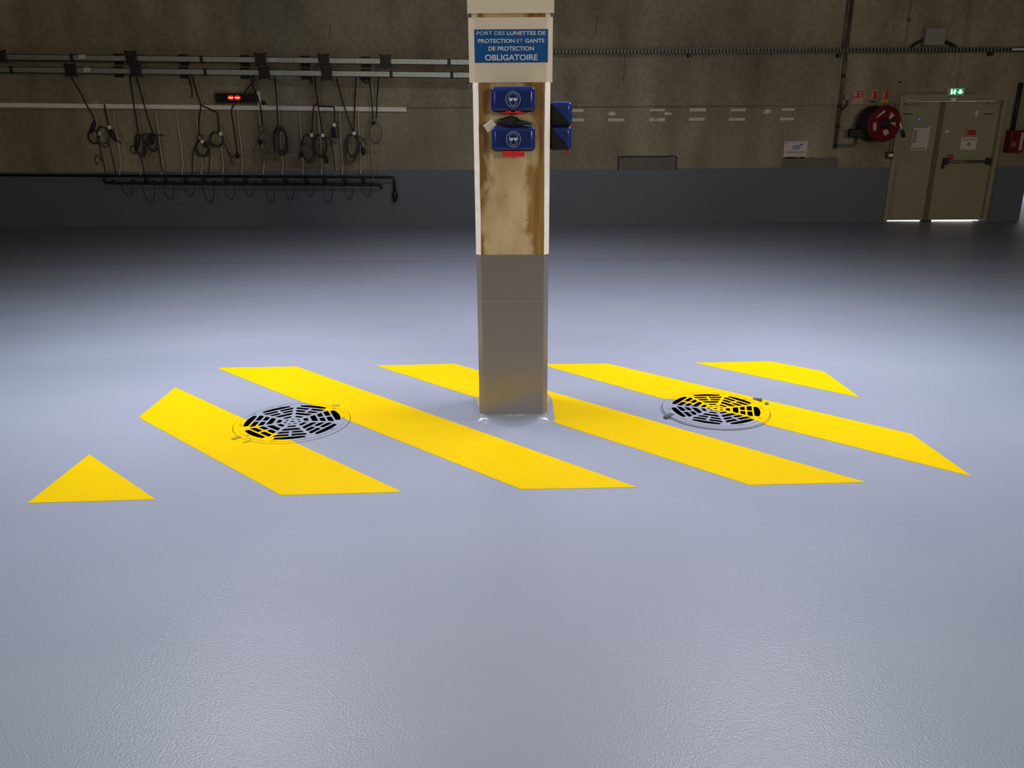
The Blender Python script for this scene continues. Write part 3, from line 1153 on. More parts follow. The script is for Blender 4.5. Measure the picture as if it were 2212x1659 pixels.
for px in [244] + valves_px:
    p = onY(px, lo_y(px) - 4.5, YM - 0.03)
    v = MB().tube([(p.x, YM, p.z), (p.x, YM - 0.05, p.z)], 0.018, 8)
    v.box(p.x - 0.02, p.x + 0.02, YM - 0.062, YM - 0.05, p.z - 0.006, p.z + 0.024)
    v.build('valve', M_DARKSTEEL, mf)
# pale air tubes: from the trunking down past the manifold, looping back up to a valve
nth = ['first', 'second', 'third', 'fourth', 'fifth', 'sixth', 'seventh', 'eighth', 'ninth', 'tenth', 'eleventh', 'twelfth', 'thirteenth']
YT = YW - 0.045
for k, (pt, pv) in enumerate(zip(tubes_top, valves_px)):
    A = onY(pt, 236 + 0.002 * pt, YT)
    px_b = pt + (1106 - pt) * 0.0265
    V = onY(pv, lo_y(pv) - 4, YM - 0.055)
    zb = onY(pt, 374, YM).z
    down = 0.26 + 0.05 * ((k * 5) % 3)
    t = thing('air_tube', 'thin pale air tube hanging from the white trunking, %s from left' % nth[k], 'air tube', (A.x, YT, zb - down), 'pale air tubes above the manifold')
    up_ = [A, A + Vector((0.005 * math.sin(k), -0.005, -0.35)), Vector((A.x + 0.01 * math.cos(k * 2), YT - 0.01, (A.z + zb) / 2)), Vector((A.x, YT - 0.02, zb + 0.1)), Vector((A.x, YT - 0.10, zb + 0.02)), Vector((A.x, YM - 0.05, zb - 0.02))]
    MB().tube(up_, 0.0075, 6).build('straight_tube', M_TUBE, t)
    s_ = up_[-1]
    arc = []
    for q in range(15):
        u = q / 14
        arc.append(Vector((s_.x + (V.x - s_.x) * (1 - math.cos(PI * u)) / 2, s_.y - 0.03 * math.sin(PI * u) + (V.y - s_.y) * u, s_.z + (V.z - s_.z) * u - down * math.sin(PI * u))))
    MB().tube(arc, 0.0075, 6).build('loop', M_HOSE, t)


# ------------------------------------------------------------------ hanging cables and coiled hoses
def smooth_path(pts, n=5):
    out = []
    P = [pts[0]] + list(pts) + [pts[-1]]
    for i in range(1, len(P) - 2):
        for k in range(n):
            t = k / n
            a, b, c, d = P[i - 1], P[i], P[i + 1], P[i + 2]
            out.append(0.5 * ((2 * b) + (c - a) * t + (2 * a - 5 * b + 4 * c - d) * t * t + (3 * b - a - 3 * c + d) * t ** 3))
    out.append(pts[-1])
    return out


def W3(p, y=None):
    return onY(p[0], p[1], YW - 0.17 if y is None else y)


def hang(label, cables, coils=(), tags=(), plugs=(), tails=(), group='cables and coiled hoses hanging from the rails', pale=False, nearer=0.0):
    first = W3(cables[0][0])
    lo = min(W3(q).z for cset in list(cables) + list(tails) + [[p] for p in [c[0] for c in coils]] for q in cset)
    t = thing('hanging_hose', label, 'hanging hose', (first.x, YW - 0.17, lo - 0.1), group)
    hm = M_HOSEPALE if pale else M_HOSE
    for cb in cables:
        pts = [W3(q, YRAIL + 0.03 if i == 0 else None) for i, q in enumerate(cb)]
        MB().tube(smooth_path(pts), 0.0105, 7).build('cable', M_RUBBER, t)
    for (c, rx, ry, n) in coils:
        mb = MB()
        s = ppm(c[0], c[1], YW - 0.17)
        o_ = W3(c)
        for k in range(n):
            fx = 1 + random.uniform(-0.13, 0.10)
            fy = 1 + random.uniform(-0.10, 0.08)
            tilt = random.uniform(-0.15, 0.15)
            dx, dz = random.uniform(-1.5, 1.5) * s, random.uniform(-1, 1.5) * s
            ring = []
            for q in range(28):
                a = 2 * PI * q / 28
                x, z = rx * fx * s * math.cos(a), ry * fy * s * math.sin(a)
                ring.append(o_ + Vector((x * math.cos(tilt) - z * math.sin(tilt) + dx, -0.012 * k + 0.006 * math.sin(3 * a), x * math.sin(tilt) + z * math.cos(tilt) + dz - (fy - 1) * ry * s)))
            mb.tube(ring, 0.0088, 6, True)
        mb.build('coil', hm, t)
    for q in tags:
        p = W3(q, YW - 0.215)
        MB().box(p.x - 0.024, p.x + 0.024, p.y - 0.02, p.y + 0.02, p.z - 0.026, p.z + 0.026).bevel(0.008, 1).build('tag', M_WHITE, t)['label'] = 'white tag'
    for a, b in plugs:
        A, B = W3(a, YW - 0.21), W3(b, YW - 0.21)
        d_ = B - A
        MB().tube([A, A + d_ * 0.15, A + d_ * 0.5, A + d_ * 0.85, B], [0.012, 0.028, 0.034, 0.027, 0.012], 9).build('plug', M_BLACK, t)
    for tl in tails:
        MB().tube(smooth_path([W3(q) for q in tl]), 0.0095, 6).build('tail', hm, t)
    t.location.y -= nearer
    return t


hang('leftmost hanging hose coil on a slanting black cable, white tag on its right', [[(153, 163), (160, 176), (174, 200), (188, 228), (199, 246), (204.5, 262)]],
     [((203, 294), 11.5, 14, 3)], [(213.5, 288.7)], [((205, 262), (196, 288))], [[(212, 305), (219, 330), (225, 356), (229, 376)], [(221, 348), (212, 335), (205, 342), (209, 354), (213, 352)]])
hang('second hanging hose from left, cable coming over the white trunking', [[(232, 226), (234, 240), (238, 258), (241.5, 274)]],
     [((230, 294), 13, 20, 2)], [(242.5, 275)], [((243, 278), (256, 304))], [[(254, 300), (262, 304), (269, 311)], [(240, 305), (248, 335), (256, 372)]], nearer=0.09)
hang('third hanging hose from left, narrow dark coil with plug', [[(280.5, 163), (285, 195), (289, 226), (295, 262), (299.5, 296)]],
     [((304, 314), 10, 22, 3), ((288, 325), 6, 9, 1)], [], [((300, 298), (293, 326))], [[(303, 294), (311, 290), (319, 289)], [(303, 334), (307, 352), (313, 376)]])
hang('fourth hanging hose from left, round dark coil with a stub to the right', [[(294, 163), (303, 195), (312, 228), (322, 262), (331, 288)]],
     [((331, 308), 10, 18, 3)], [], [((330, 288), (329, 312))], [[(337, 291), (346, 292), (355, 292.5)], [(337, 292), (344, 325), (351, 372)]])
hang('short loose cable end hanging under the lower rail left of the red display', [[(404.5, 163), (411, 178), (415, 195), (414.5, 211)]])
hang('fifth hanging hose, round coil with white tag, cable crossing the trunking left of the display', [[(414, 163), (424, 195), (433.5, 227), (431, 250), (429.5, 270), (430, 293)]],
     [((438, 322), 13.5, 17, 4), ((434, 299), 6, 6, 1)], [(437, 306)], [((440, 308), (447, 318))], [[(420, 318), (416, 345), (416, 376)], [(452, 320), (453, 345), (451, 376)]])
hang('sixth hanging hose, coil with pale tag on a cable branching sideways below the trunking', [[(434, 227), (448, 233), (460, 239), (470, 244), (472, 262), (474, 286)]],
     [((468, 301), 14, 15, 4)], [(477, 289)], [], [[(480, 295), (490, 322), (498, 340), (503, 356)], [(488, 318), (498, 334), (505, 341)]])
hang('single straight cable with plug end hanging below the red display', [[(507, 226), (502, 232), (500.5, 245), (506, 280), (510, 310), (512.5, 334)]], [], [], [((512, 330), (513.5, 342))])
hang('cable loop feeding the red display from the rail', [[(569, 158), (556, 161), (545, 167), (550, 172), (541, 184), (528, 200)]])
hang('hanging hose with a small ring and grey coil just right of the red display', [[(541, 168), (547, 186), (555, 205), (562.5, 229), (565.5, 252), (567, 272)]],
     [((566.5, 278), 5, 6, 1), ((574, 306), 12, 24, 2)], [], [((563, 300), (562, 313))], [[(564, 284), (557, 305), (548, 326)], [(566, 325), (570, 345), (566, 352)]], pale=True)
hang('hanging hose with a small ring and tall oval coil left of the long pale tube', [[(593, 167), (596, 195), (598.5, 230), (600.5, 252), (602, 271)]],
     [((602, 277), 4.5, 5.5, 1), ((607, 304), 14, 27, 4), ((607, 302), 8, 20, 1)], [], [], [[(594, 300), (592, 325), (596, 345)]])
hang('hanging hose with wide round coil and white tag, fourth coil from the column', [[(680.5, 167), (683, 195), (685.5, 222), (678, 231), (675.5, 260), (673, 290)]],
     [((667, 320), 14, 28, 3)], [(673, 292)], [((650, 330), (652, 340))], [[(656, 310), (648, 332), (645, 346)]])
hang('hanging hose with narrow oval coil and plug, third coil from the column', [[(682, 167), (686, 198), (690, 227), (695, 258), (700.5, 289)]],
     [((695, 316), 13, 24, 4)], [(700, 292)], [((706, 336), (709, 352))], [[(704, 296), (716, 301), (728, 309)], [(703, 298), (706, 318), (707, 338)], [(715, 298), (722, 330), (726, 368)]], nearer=0.09)
hang('short dark hose end with white tag on a cable running along the trunking top', [[(690, 229.5), (705, 230), (720, 231), (722.5, 240), (722.5, 266)]],
     [((726, 284), 5, 15, 2)], [(722, 270)], [((719.5, 274), (721, 298))], [[(724, 268), (728, 263), (730, 268)]])
hang('hanging hose on two converging cables, wide coil with white tag, second coil from the column', [[(726, 168), (735, 200), (744, 231), (754, 260), (763, 286)], [(769, 168), (767.5, 200), (766.5, 232), (765, 260), (764, 286)]],
     [((763, 315), 13, 24, 3), ((758, 318), 16, 28, 1)], [(765, 288)], [((783, 318), (786, 336))], [[(768, 290), (784, 300), (795, 315)], [(772, 294), (779, 310), (782, 322)], [(751, 310), (746, 345), (750, 358)]])
hang('pale grey hose loop hanging nearest the column on two cables', [[(799.5, 168), (803, 200), (806, 232), (807, 258)], [(820, 168), (817.5, 200), (816, 232), (815, 254)]],
     [((811, 258), 5.5, 6.5, 1), ((812, 288), 13, 21, 2)], [], [((808, 262), (810, 269))], [[(806, 259), (799, 264), (796.5, 271)], [(801, 278), (799, 292), (793, 299), (787, 303)], [(800, 310), (802, 340), (806, 375), (811, 395)]], pale=True, nearer=0.09)
hang('small cable loop dangling from the lower rail above the long white tagged coil', [[(671, 166), (669.5, 174), (671.5, 180), (674, 178), (673, 166)]])
hang('small slack cable bow under the lower rail nearest the column', [[(776, 166), (783, 174), (791, 179), (797, 177), (800, 168)]])
# hooks on the wall edge left of the column
o = MB()
for px in (1008, 1014.5):
    a = onY(px, 183.5, YW - 0.03)
    o.tube([a, a + Vector((0.035, -0.01, 0.0)), a + Vector((0.045, -0.01, -0.02)), a + Vector((0.035, -0.005, -0.055))], 0.006, 6)
o = o.build('wall_hook', M_WHITE)
tag(o, 'pair of small pale hooks on the wall beside the left edge of the column', 'hook')

# ------------------------------------------------------------------ right wall
# perforated cable tray
YTR = YW - 0.14
A, B = onY(1150, 111.5, YTR), onY(2260, 106.5, YTR)
ct = thing('cable_tray', 'long perforated steel cable tray along the back wall right of the column', 'cable tray', ((A.x + B.x) / 2, YTR, min(A.z, B.z)))
mb = MB()
L = B - A
hz = 0.027
mb.tube([A + Vector((0, 0, hz)), B + Vector((0, 0, hz))], 0.006, 6)
mb.tube([A - Vector((0, 0, hz)), B - Vector((0, 0, hz))], 0.006, 6)
n = 150
for k in range(n + 1):
    p = A + L * (k / n)
    mb.box(p.x - 0.011, p.x + 0.011, YTR - 0.003, YTR + 0.003, p.z - hz, p.z + hz)
mb.build('side_rail', mat('dull_galvanised_steel', '#7d7e78', 0.5, metal=0.3, var=0.2, scale=20), ct)
mb = MB()
mb.hexa([(A.x, YTR + 0.006, A.z - hz - 0.006), (B.x, YTR + 0.006, B.z - hz - 0.006), (B.x, YW - 0.085, B.z - hz - 0.006), (A.x, YW - 0.085, A.z - hz - 0.006),
         (A.x, YTR + 0.006, A.z - hz), (B.x, YTR + 0.006, B.z - hz), (B.x, YW - 0.085, B.z - hz), (A.x, YW - 0.085, A.z - hz)])
mb.hexa([(A.x, YTR + 0.03, A.z - hz), (B.x, YTR + 0.03, B.z - hz), (B.x, YW - 0.09, B.z - hz), (A.x, YW - 0.09, A.z - hz),
         (A.x, YTR + 0.03, A.z + 0.02), (B.x, YTR + 0.03, B.z + 0.02), (B.x, YW - 0.09, B.z + 0.02), (A.x, YW - 0.09, A.z + 0.02)])
mb.build('tray_bed', M_DARKSTEEL, ct)
for px, py in ((1491, 116), (1815, 116), (2145, 112)):
    p = onY(px, py, YTR)
    MB().box(p.x - 0.02, p.x + 0.02, YTR, YW - 0.021, p.z - 0.05, p.z - 0.0).build('support', M_DARKSTEEL, ct)
p = onY(1491, 123, YTR)
MB().tube([(p.x, YTR + 0.01, p.z + 0.03), (p.x + 0.005, YTR + 0.01, p.z - 0.03)], 0.006, 6).build('cable_tie', M_WHITE, ct)
p = onY(2200, 106.5, YTR)
MB().box(p.x - 0.09, p.x + 0.09, YTR - 0.008, YTR - 0.003, p.z - 0.012, p.z + 0.012).build('label_strip', M_WHITE, ct)

# riser pipe feeding the hose reel
YP = YW - 0.056
rp = thing('water_pipe', 'upright grey water pipe turning to the red hose reel', 'pipe', (onY(1803, 322, YP).x, YP, onY(1803, 322, YP).z))
foot, head = onY(1803.5, 322, YP), onY(1843.5, -8, YP)
head.x = foot.x
MB().tube([foot, head], 0.023, 10).build('riser', M_PIPE, rp)
e1 = onY(1844, 314, YP)
e1.z = foot.z + 0.05
MB().tube([Vector((foot.x, YP, e1.z)), e1, e1 + Vector((0.03, 0, 0.02)), e1 + Vector((0.035, 0, 0.15))], 0.02, 10).build('elbow_pipe', M_PIPE, rp)
for z in (foot.z + 0.05, foot.z + 0.33, foot.z + 0.62, foot.z + 1.05):
    MB().tube([Vector((foot.x, YP, z - 0.025)), Vector((foot.x, YP, z + 0.025))], 0.027, 10).build('coupling', M_DARKSTEEL, rp)
for z in (foot.z + 0.5, foot.z + 1.4):
    MB().box(foot.x - 0.015, foot.x + 0.015, YP, YW - 0.0205, z - 0.015, z + 0.015).build('pipe_clamp', M_DARKSTEEL, rp)
hp2 = onY(1838.5, -8, YP)
MB().tube([onY(1826, 104, YP + 0.012) - Vector((0.04, 0, 0)), Vector((onY(1826, 104, YP + 0.012).x - 0.04, YP + 0.012, head.z))], 0.014, 8).build('side_pipe', M_PIPE, rp)
# gauge
gp = onY(1831, 209.5, YP)
gt = thing('pressure_gauge', 'round pressure gauge on a short branch right of the water pipe', 'gauge', (gp.x, YP, gp.z - 0.15))
MB().tube([Vector((foot.x + 0.02, YP, gp.z - 0.19)), Vector((gp.x - 0.03, YP, gp.z - 0.16)), Vector((gp.x, YP, gp.z - 0.12)), gp], 0.012, 8).build('stem', M_DARKSTEEL, gt)
MB().lathe(gp, (0, -1, 0), [(0.05, -0.02), (0.05, 0.02), (0.042, 0.022), (0, 0.022)], 20).build('case', M_GREYBOX, gt)
MB().lathe(gp + Vector((0, -0.0225, 0)), (0, -1, 0), [(0.036, 0), (0.036, 0.002), (0, 0.002)], 20).build('dial', mat('grey_dial', '#7d848a', 0.4), gt)

# hose reel
sR = ppm(1911, 267, YW - 0.45)
rc = onY(1910.5, 267.3, YW - 0.45)
RR_ = 37.5 * sR
rl = thing('hose_reel', 'red fire hose reel on the wall left of the double door', 'hose reel', (rc.x, YW - 0.02, rc.z - RR_))
ax = Vector((0.10, -1, 0.0)).normalized()
MB().lathe(rc, ax, [(RR_ * 0.9, -0.012), (RR_, -0.008), (RR_, 0.006), (RR_ * 0.95, 0.012), (RR_ * 0.90, 0.006), (RR_ * 0.36, 0.006), (RR_ * 0.33, 0.0), (0, 0.0)], 48).build('front_disc', M_REEL, rl)
MB().lathe(rc - ax * 0.36, ax, [(RR_ * 0.99, -0.01), (RR_, 0.006), (RR_ * 0.9, 0.01), (0, 0.01)], 48).build('rear_disc', mat('dark_red_paint', '#3a0d14', 0.5), rl)
dm = MB()
prof = [(RR_ * 0.5, -0.35)]
for k in range(9):
    h0 = -0.345 + k * 0.037
    prof += [(RR_ * 0.90, h0), (RR_ * 0.95, h0 + 0.012), (RR_ * 0.95, h0 + 0.024), (RR_ * 0.90, h0 + 0.036)]
prof += [(RR_ * 0.5, -0.011)]
dm.lathe(rc, ax, prof, 48)
dm.build('wound_hose', M_REELDARK, rl)
MB().lathe(rc, ax, [(RR_ * 0.27, 0.0), (RR_ * 0.27, 0.03), (RR_ * 0.2, 0.045), (0, 0.045)], 24).build('hub', M_BLACK, rl)
ux = ax.cross(Vector((0, 0, 1))).normalized() * -1
uz = Vector((0, 0, 1))
if ux.x < 0:
    ux = -ux


def on_disc(px, py, lift=0.008):
    d_ = ray(px, py)
    o_ = Vector((0, 0, HC))
    pc = rc + ax * lift
    return o_ + d_ * ((pc - o_).dot(ax) / d_.dot(ax))


for poly, mm, nm in (([(1893, 252), (1910.5, 237.5), (1913, 241.5), (1895, 254.5)], M_STICKER, 'sticker'),
                     ([(1886, 265.5), (1893.5, 265), (1893.5, 281.5), (1885.8, 282.5)], M_STICKER, 'sticker'),
                     ([(1908, 281), (1914, 278.5), (1917, 280.5), (1921, 287), (1916, 290.5), (1912, 294), (1907.5, 288)], M_STICKER, 'sticker'),
                     ([(1919.5, 255.5), (1925.5, 241.5), (1933, 249.5), (1922, 258.5)], M_STICKER, 'pictogram'),
                     ([(1923, 259.5), (1933, 251), (1934.5, 261), (1926, 263)], M_BLACK, 'pictogram'),
                     ([(1922, 265), (1935, 263.5), (1934, 272.5)], M_SIGNPINK, 'pictogram')):
    pts = [on_disc(*q) for q in poly]
    MB().prism(pts, ax * 0.002).build(nm, mm, rl)
MB().tube([rc - ax * 0.37, Vector((rc.x - 0.04, YW - 0.021, rc.z))], [0.09, 0.09], 12).build('wall_arm', M_BLACK, rl)
x0, x1, z0, z1 = rect(YW - 0.2, (1834, 279), (1855, 277), (1857, 297), (1833, 297))
MB().box(x0, x1 + 0.12, YW - 0.26, YW - 0.14, z0, z1).bevel(0.02, 2).build('inlet_valve', M_BLACK, rl)
MB().tube([(x0 + 0.12, YW - 0.2, z1), (x0 + 0.12, YW - 0.2, z1 + 0.07), (x0 + 0.17, YW - 0.2, z1 + 0.09)], 0.02, 8).build('valve_lever', M_BLACK, rl)
n0, n1, n2 = onY(1944.5, 266, YW - 0.44), onY(1948, 280, YW - 0.44), onY(1952, 296, YW - 0.44)
MB().tube([n0, n1], 0.011, 8).build('nozzle_pipe', M_WHITE, rl)
MB().tube([n1, n1 + (n2 - n1) * 0.1, n2], [0.02, 0.026, 0.03], 8).build('nozzle', M_BLACK, rl)


# signs
def plate(y, tl, tr, br, bl, t=0.004):
    x0, x1, z0, z1 = rect(y - t, tl, tr, br, bl)
    return x0, x1, z0, z1


def sheet(name, mm, label, cat, y, q, t=0.004, group=None):
    x0, x1, z0, z1 = plate(y, *q, t)
    root = thing(name, label, cat, ((x0 + x1) / 2, y, z0), group)
    MB().box(x0, x1, y - t, y - 0.0005, z0, z1).build('sheet', mm, root)

    def sub(u0, u1, v0, v1, m2, nm='print', lift=0.001):
        X0, X1 = x0 + (x1 - x0) * u0, x0 + (x1 - x0) * u1
        Z0, Z1 = z1 - (z1 - z0) * v1, z1 - (z1 - z0) * v0
        return MB().box(X0, X1, y - t - lift, y - t, Z0, Z1).build(nm, m2, root)
    return root, sub


YS = YW - 0.0205
sg, sub = sheet('fire_sign', M_SIGNPINK, 'wide red and pale hose instruction sign right of the gauge', 'sign', YS, ((1842, 196), (1866, 196), (1862.6, 223.6), (1839, 223.6)), group='small red fire signs above the hose reel')
sub(0.06, 0.98, 0.04, 0.55, M_SIGNRED)
sub(0.12, 0.42, 0.10, 0.45, M_SIGNPINK, 'pictogram', 0.002)
sub(0.52, 0.88, 0.12, 0.22, M_SIGNPINK, 'pictogram', 0.002)
sub(0.62, 0.92, 0.34, 0.46, M_SIGNPINK, 'pictogram', 0.002)
sub(0.12, 0.22, 0.66, 0.75, M_SIGNRED, 'mark')
for k in range(2):
    sub(0.3, 0.85, 0.66 + k * 0.13, 0.72 + k * 0.13, mat('pale_print', '#b08a78', 0.8), 'text_line')
for (xa, strip, lab) in ((1880.7, M_SIGNBLUE, 'narrow red fire sign with a blue-grey foot, middle of the three above the reel'), (1905.7, M_SIGNYEL, 'narrow red fire sign with a yellow foot, right of the three above the reel')):
    sg, sub = sheet('fire_sign', M_SIGNPINK, lab, 'sign', YS, ((xa, 195), (xa + 16.3, 195), (xa + 12.6, 222.6), (xa - 3.4, 222.6)), group='small red fire signs above the hose reel')
    sub(0.08, 0.94, 0.05, 0.70, M_SIGNRED)
    sub(0.18, 0.42, 0.12, 0.62, M_SIGNPINK, 'pictogram', 0.002)
    for k in range(4):
        sub(0.66, 0.88, 0.12 + k * 0.13, 0.19 + k * 0.13, mat('orange_print', '#b4553a', 0.8), 'text_line', 0.002)
    sub(0.0, 1.0, 0.76, 1.0, strip, 'foot_strip')

# notice on the wall
sg, sub = sheet('wall_notice', M_PAPER, 'white paper notice with a blue drawing, on the wall left of the hose reel', 'notice', YW, ((1695.6, 305), (1745.5, 305), (1741, 342), (1691, 342)))
sub(0.06, 0.14, 0.10, 0.16, M_SIGNBLUE, 'mark')
sub(0.66, 0.80, 0.16, 0.23, M_INK, 'mark')
x0, x1, z0, z1 = plate(YW, (1695.6, 305), (1745.5, 305), (1741, 342), (1691, 342))
bx, bz = x0 + (x1 - x0) * 0.53, z1 - (z1 - z0) * 0.36
MB().prism([(bx + 0.07 * math.cos(a) * (1 + 0.15 * math.sin(3 * a)), YW - 0.0045, bz + 0.035 * math.sin(a)) for a in [2 * PI * k / 18 for k in range(18)]], (0, 0.0005, 0)).build('drawing', mat('pale_blue_ink', '#8795b5', 0.8), sg)
for v in (0.60, 0.66):
    sub(0.10, 0.95, v, v + 0.03, mat('violet_print', '#8a6480', 0.8), 'text_line')
for v in (0.05, 0.88):
    sub(0.05, 0.97, v, v + 0.012, M_INK, 'rule')

# strips of tape and torn scraps
tapes = [(1237, 1261, 235.5, 242, 0), (1404, 1437, 235.3, 240, 1), (1491, 1525.6, 234, 240.5, 2), (1578.7, 1611.6, 234.5, 240.5, 3), (1689, 1716.5, 234, 239.3, 4),
         (1237, 1261.5, 255.7, 262, 0), (1314, 1348, 256, 262, 5), (1402.8, 1437, 255, 262, 1), (1489, 1522, 254.5, 260.8, 2), (1575.7, 1610, 254.6, 260.6, 3), (1685.6, 1715.5, 254, 259.8, 4)]
plc = ['nearest the column', 'third group from the column', 'fourth group from the column', 'fifth group from the column', 'farthest right, above the paper notice', 'second group from the column']
for k, (a, b, c_, d_, pl) in enumerate(tapes):
    x0, x1, z0, z1 = rect(YW - 0.002, (a, c_), (b, c_), (b - 1.5, d_), (a - 1.5, d_))
    o = MB()
    if k == 8:
        o.prism([(x0, YW - 0.003, z0), (x1 - 0.02, YW - 0.003, z0), (x1 + 0.03, YW - 0.003, z1), (x0, YW - 0.003, z1)], (0, 0.0025, 0))
    else:
        o.box(x0, x1, YW - 0.003, YW - 0.0005, z0, z1)
    o = o.build('tape_strip', M_TAPE)
    tag(o, 'pale tape strip on the wall, %s row, %s' % ('upper' if k < 5 else 'lower', plc[pl]), 'tape', 'pale tape strips on the back wall')
    if k == 7:
        for q in range(3):
            MB().box(x0 + 0.08 + q * 0.018, x0 + 0.088 + q * 0.018, YW - 0.0038, YW - 0.003, z0 + 0.018, z1).build('ink_mark', M_INK, o)
for (cx_, cy_, sx_, sy_, lab) in ((1322, 245.6, 11, 4.5, 'torn paper scrap on the wall, second tape group from the column'), (1442, 245.5, 10, 4, 'torn paper scrap on the wall beside the third tape group'), (1657, 241.5, 10, 5, 'torn paper scrap on the wall, left of the last tape group')):
    s = ppm(cx_, cy_, YW)
    o_ = onY(cx_, cy_, YW - 0.002)
    rnd = random.Random(int(cx_))
    o = MB().prism([(o_.x + s * sx_ * math.cos(a) * rnd.uniform(0.55, 1.1), YW - 0.003, o_.z + s * sy_ * math.sin(a) * rnd.uniform(0.5, 1.15)) for a in [2 * PI * k / 16 for k in range(16)]], (0, 0.0025, 0)).build('paper_scrap', M_TAPE)
    tag(o, lab, 'paper scrap', 'torn scraps among the tape strips')

# grey wall box with two cables
x0, x1, z0, z1 = rect(YW - 0.18, (2001.5, 61), (2045, 60), (2041, 98), (1998.5, 98))
gbx = thing('electrical_box', 'square grey electrical box with two black cables above the cable tray', 'electrical box', ((x0 + x1) / 2, YW - 0.02, z0))
MB().box(x0, x1, YW - 0.18, YW - 0.0205, z0, z1).bevel(0.01, 2).build('box', M_GREYBOX, gbx)
for pts in ([(1998, 86), (1986, 90), (1976, 96), (1967, 105)], [(2043, 90), (2054, 95), (2061, 99), (2067, 104)]):
    MB().tube(smooth_path([onY(*q, YW - 0.1) for q in pts]), 0.02, 8).build('cable', M_BLACK, gbx)

# thin conduits
YCN = YW - 0.035
cd = thing('conduit', 'thin pale conduit running down the wall left of the double door', 'conduit', (onY(1941, 200, YCN).x, YCN, onY(1922, 326, YCN).z))
c0, c1, c3 = onY(1971, -8, YCN), onY(1941, 200, YCN), onY(1923, 326, YCN)
c0.x = c1.x
c4 = onY(1922.5, 331, YCN)
c4.x = DX0 - 0.06
MB().tube([c0, c1, Vector((c1.x - 0.01, YCN, c1.z - 0.06)), Vector((c4.x + 0.01, YCN, c1.z - 0.2)), c4], 0.011, 8).build('down_run', M_FRAME, cd)
e2 = onY(2052, 201, YCN)
MB().tube([c1, Vector((c1.x + 0.1, YCN, c1.z + 0.005)), Vector((e2.x, YCN, e2.z))], 0.010, 8).build('cross_run', M_FRAME, cd)
for z in (c1.z + 0.15, c1.z + 0.6, c1.z + 1.0):
    MB().box(c1.x - 0.016, c1.x + 0.016, YCN - 0.014, YW - 0.0205, z - 0.012, z + 0.012).build('saddle_clip', M_DARKSTEEL, cd)
v0, v1 = onY(2096, -8, YCN), onY(2066.5, 191, YCN)
v0.x = v1.x
tag(MB().tube([v0, v1], 0.009, 8).build('exit_conduit', M_FRAME), 'thin conduit dropping straight to the green exit sign', 'conduit')
# call point
p = onY(1919.8, 335.5, YW - 0.06)
cp_ = thing('call_point', 'small dark red call point with a pale window left of the door', 'call point', (c4.x, YW, p.z - 0.05))
MB().box(c4.x - 0.055, c4.x + 0.055, YW - 0.06, YW - 0.0005, p.z - 0.05, p.z + 0.05).bevel(0.006, 2).build('case', mat('dark_red_plastic', '#4a201a', 0.5), cp_)
MB().box(c4.x - 0.028, c4.x + 0.048, YW - 0.063, YW - 0.06, p.z - 0.022, p.z + 0.022).build('window', M_WHITE, cp_)

# ------------------------------------------------------------------ double door
door = bpy.data.objects.new('door_1', None)
C.objects.link(door)
door.location = ((DX0 + DX1) / 2, YW, 0)
door['kind'] = 'structure'
door['label'] = 'beige double fire door in the back wall at the right'
FW = 0.055
HD = 0.075
fr = MB()
YFR = YW - 0.045
fr.box(DX0 - 0.02, DX0 + FW - 0.02, YFR, YW + 0.12, 0, DZ - HD)
fr.box(DX1 - FW + 0.02, DX1 + 0.02, YFR, YW + 0.12, 0, DZ - HD)
fr.box(DX0 - 0.02, DX1 + 0.02, YFR, YW + 0.12, DZ - HD, DZ + 0.015)
fr.build('door_frame', M_FRAME, door)
xm = onY(2040, 240, YW).x
xg0, xg1 = xm - 0.012, xm + 0.012
YLF = YW + 0.03
GAP = 0.022
lf = MB().box(DX0 + FW - 0.018, xg0, YLF, YLF + 0.05, GAP, DZ - HD - 0.004).build('door_leaf', M_DOOR, door)
rf = MB().box(xg1, DX1 - FW + 0.018, YLF, YLF + 0.05, GAP, DZ - HD - 0.004).build('door_leaf', M_DOOR, door)
MB().box(xg0 - 0.05, xg1 - 0.001, YLF - 0.02, YLF - 0.0002, GAP, DZ - HD - 0.004).build('astragal', mat('dark_door_edge', '#6a634e', 0.6), lf)
MB().box(xg1 + 0.0, xg1 + 0.05, YLF - 0.014, YLF, GAP, DZ - HD - 0.004).build('meeting_stile', M_FRAME, rf)
# small drop at the meeting point so the light slot is broken there
MB().box(xm - 0.08, xm + 0.08, YLF, YLF + 0.05, 0.0, GAP).build('threshold_block', M_DARKSTEEL, door)
# closers
for (a, b, c_, d_, par) in ((1957.7, 1985.5, 213.7, 219.7, lf), (2111, 2166, 213, 218.5, rf)):
    q = rect(YFR - 0.05, (a, c_), (b, c_), (b, d_), (a, d_))
    cm = M_STICKER if par is lf else M_FRAME
    cl = MB().box(q[0], q[1], YFR - 0.05, YFR - 0.0005, q[2], q[3]).bevel(0.006, 1).build('door_closer', cm, door)
    w = 0.22 if par is lf else -0.28
    s0 = q[0] if par is lf else q[1]
    MB().box(min(s0 + 0.02, s0 + w + 0.1), max(s0 + 0.02, s0 + w + 0.1), YFR - 0.02, YFR + 0.03, q[2] - 0.035, q[2] - 0.022).build('closer_arm', M_GREYBOX, cl)
p = onY(2060, 215.7, YFR)
MB().box(p.x - 0.045, p.x + 0.035, YFR - 0.02, YFR - 0.0005, p.z - 0.03, p.z + 0.03).bevel(0.005, 1).build('frame_contact', M_WHITE, door)
# dark slots and hinges
for px, par in ((1961.6, lf), (2134.6, rf)):
    p = onY(px, 246.6, YLF - 0.003)
    MB().box(p.x - 0.065, p.x + 0.065, YLF - 0.003, YLF, p.z - 0.008, p.z + 0.008).build('slot', M_DARKSTEEL, par)
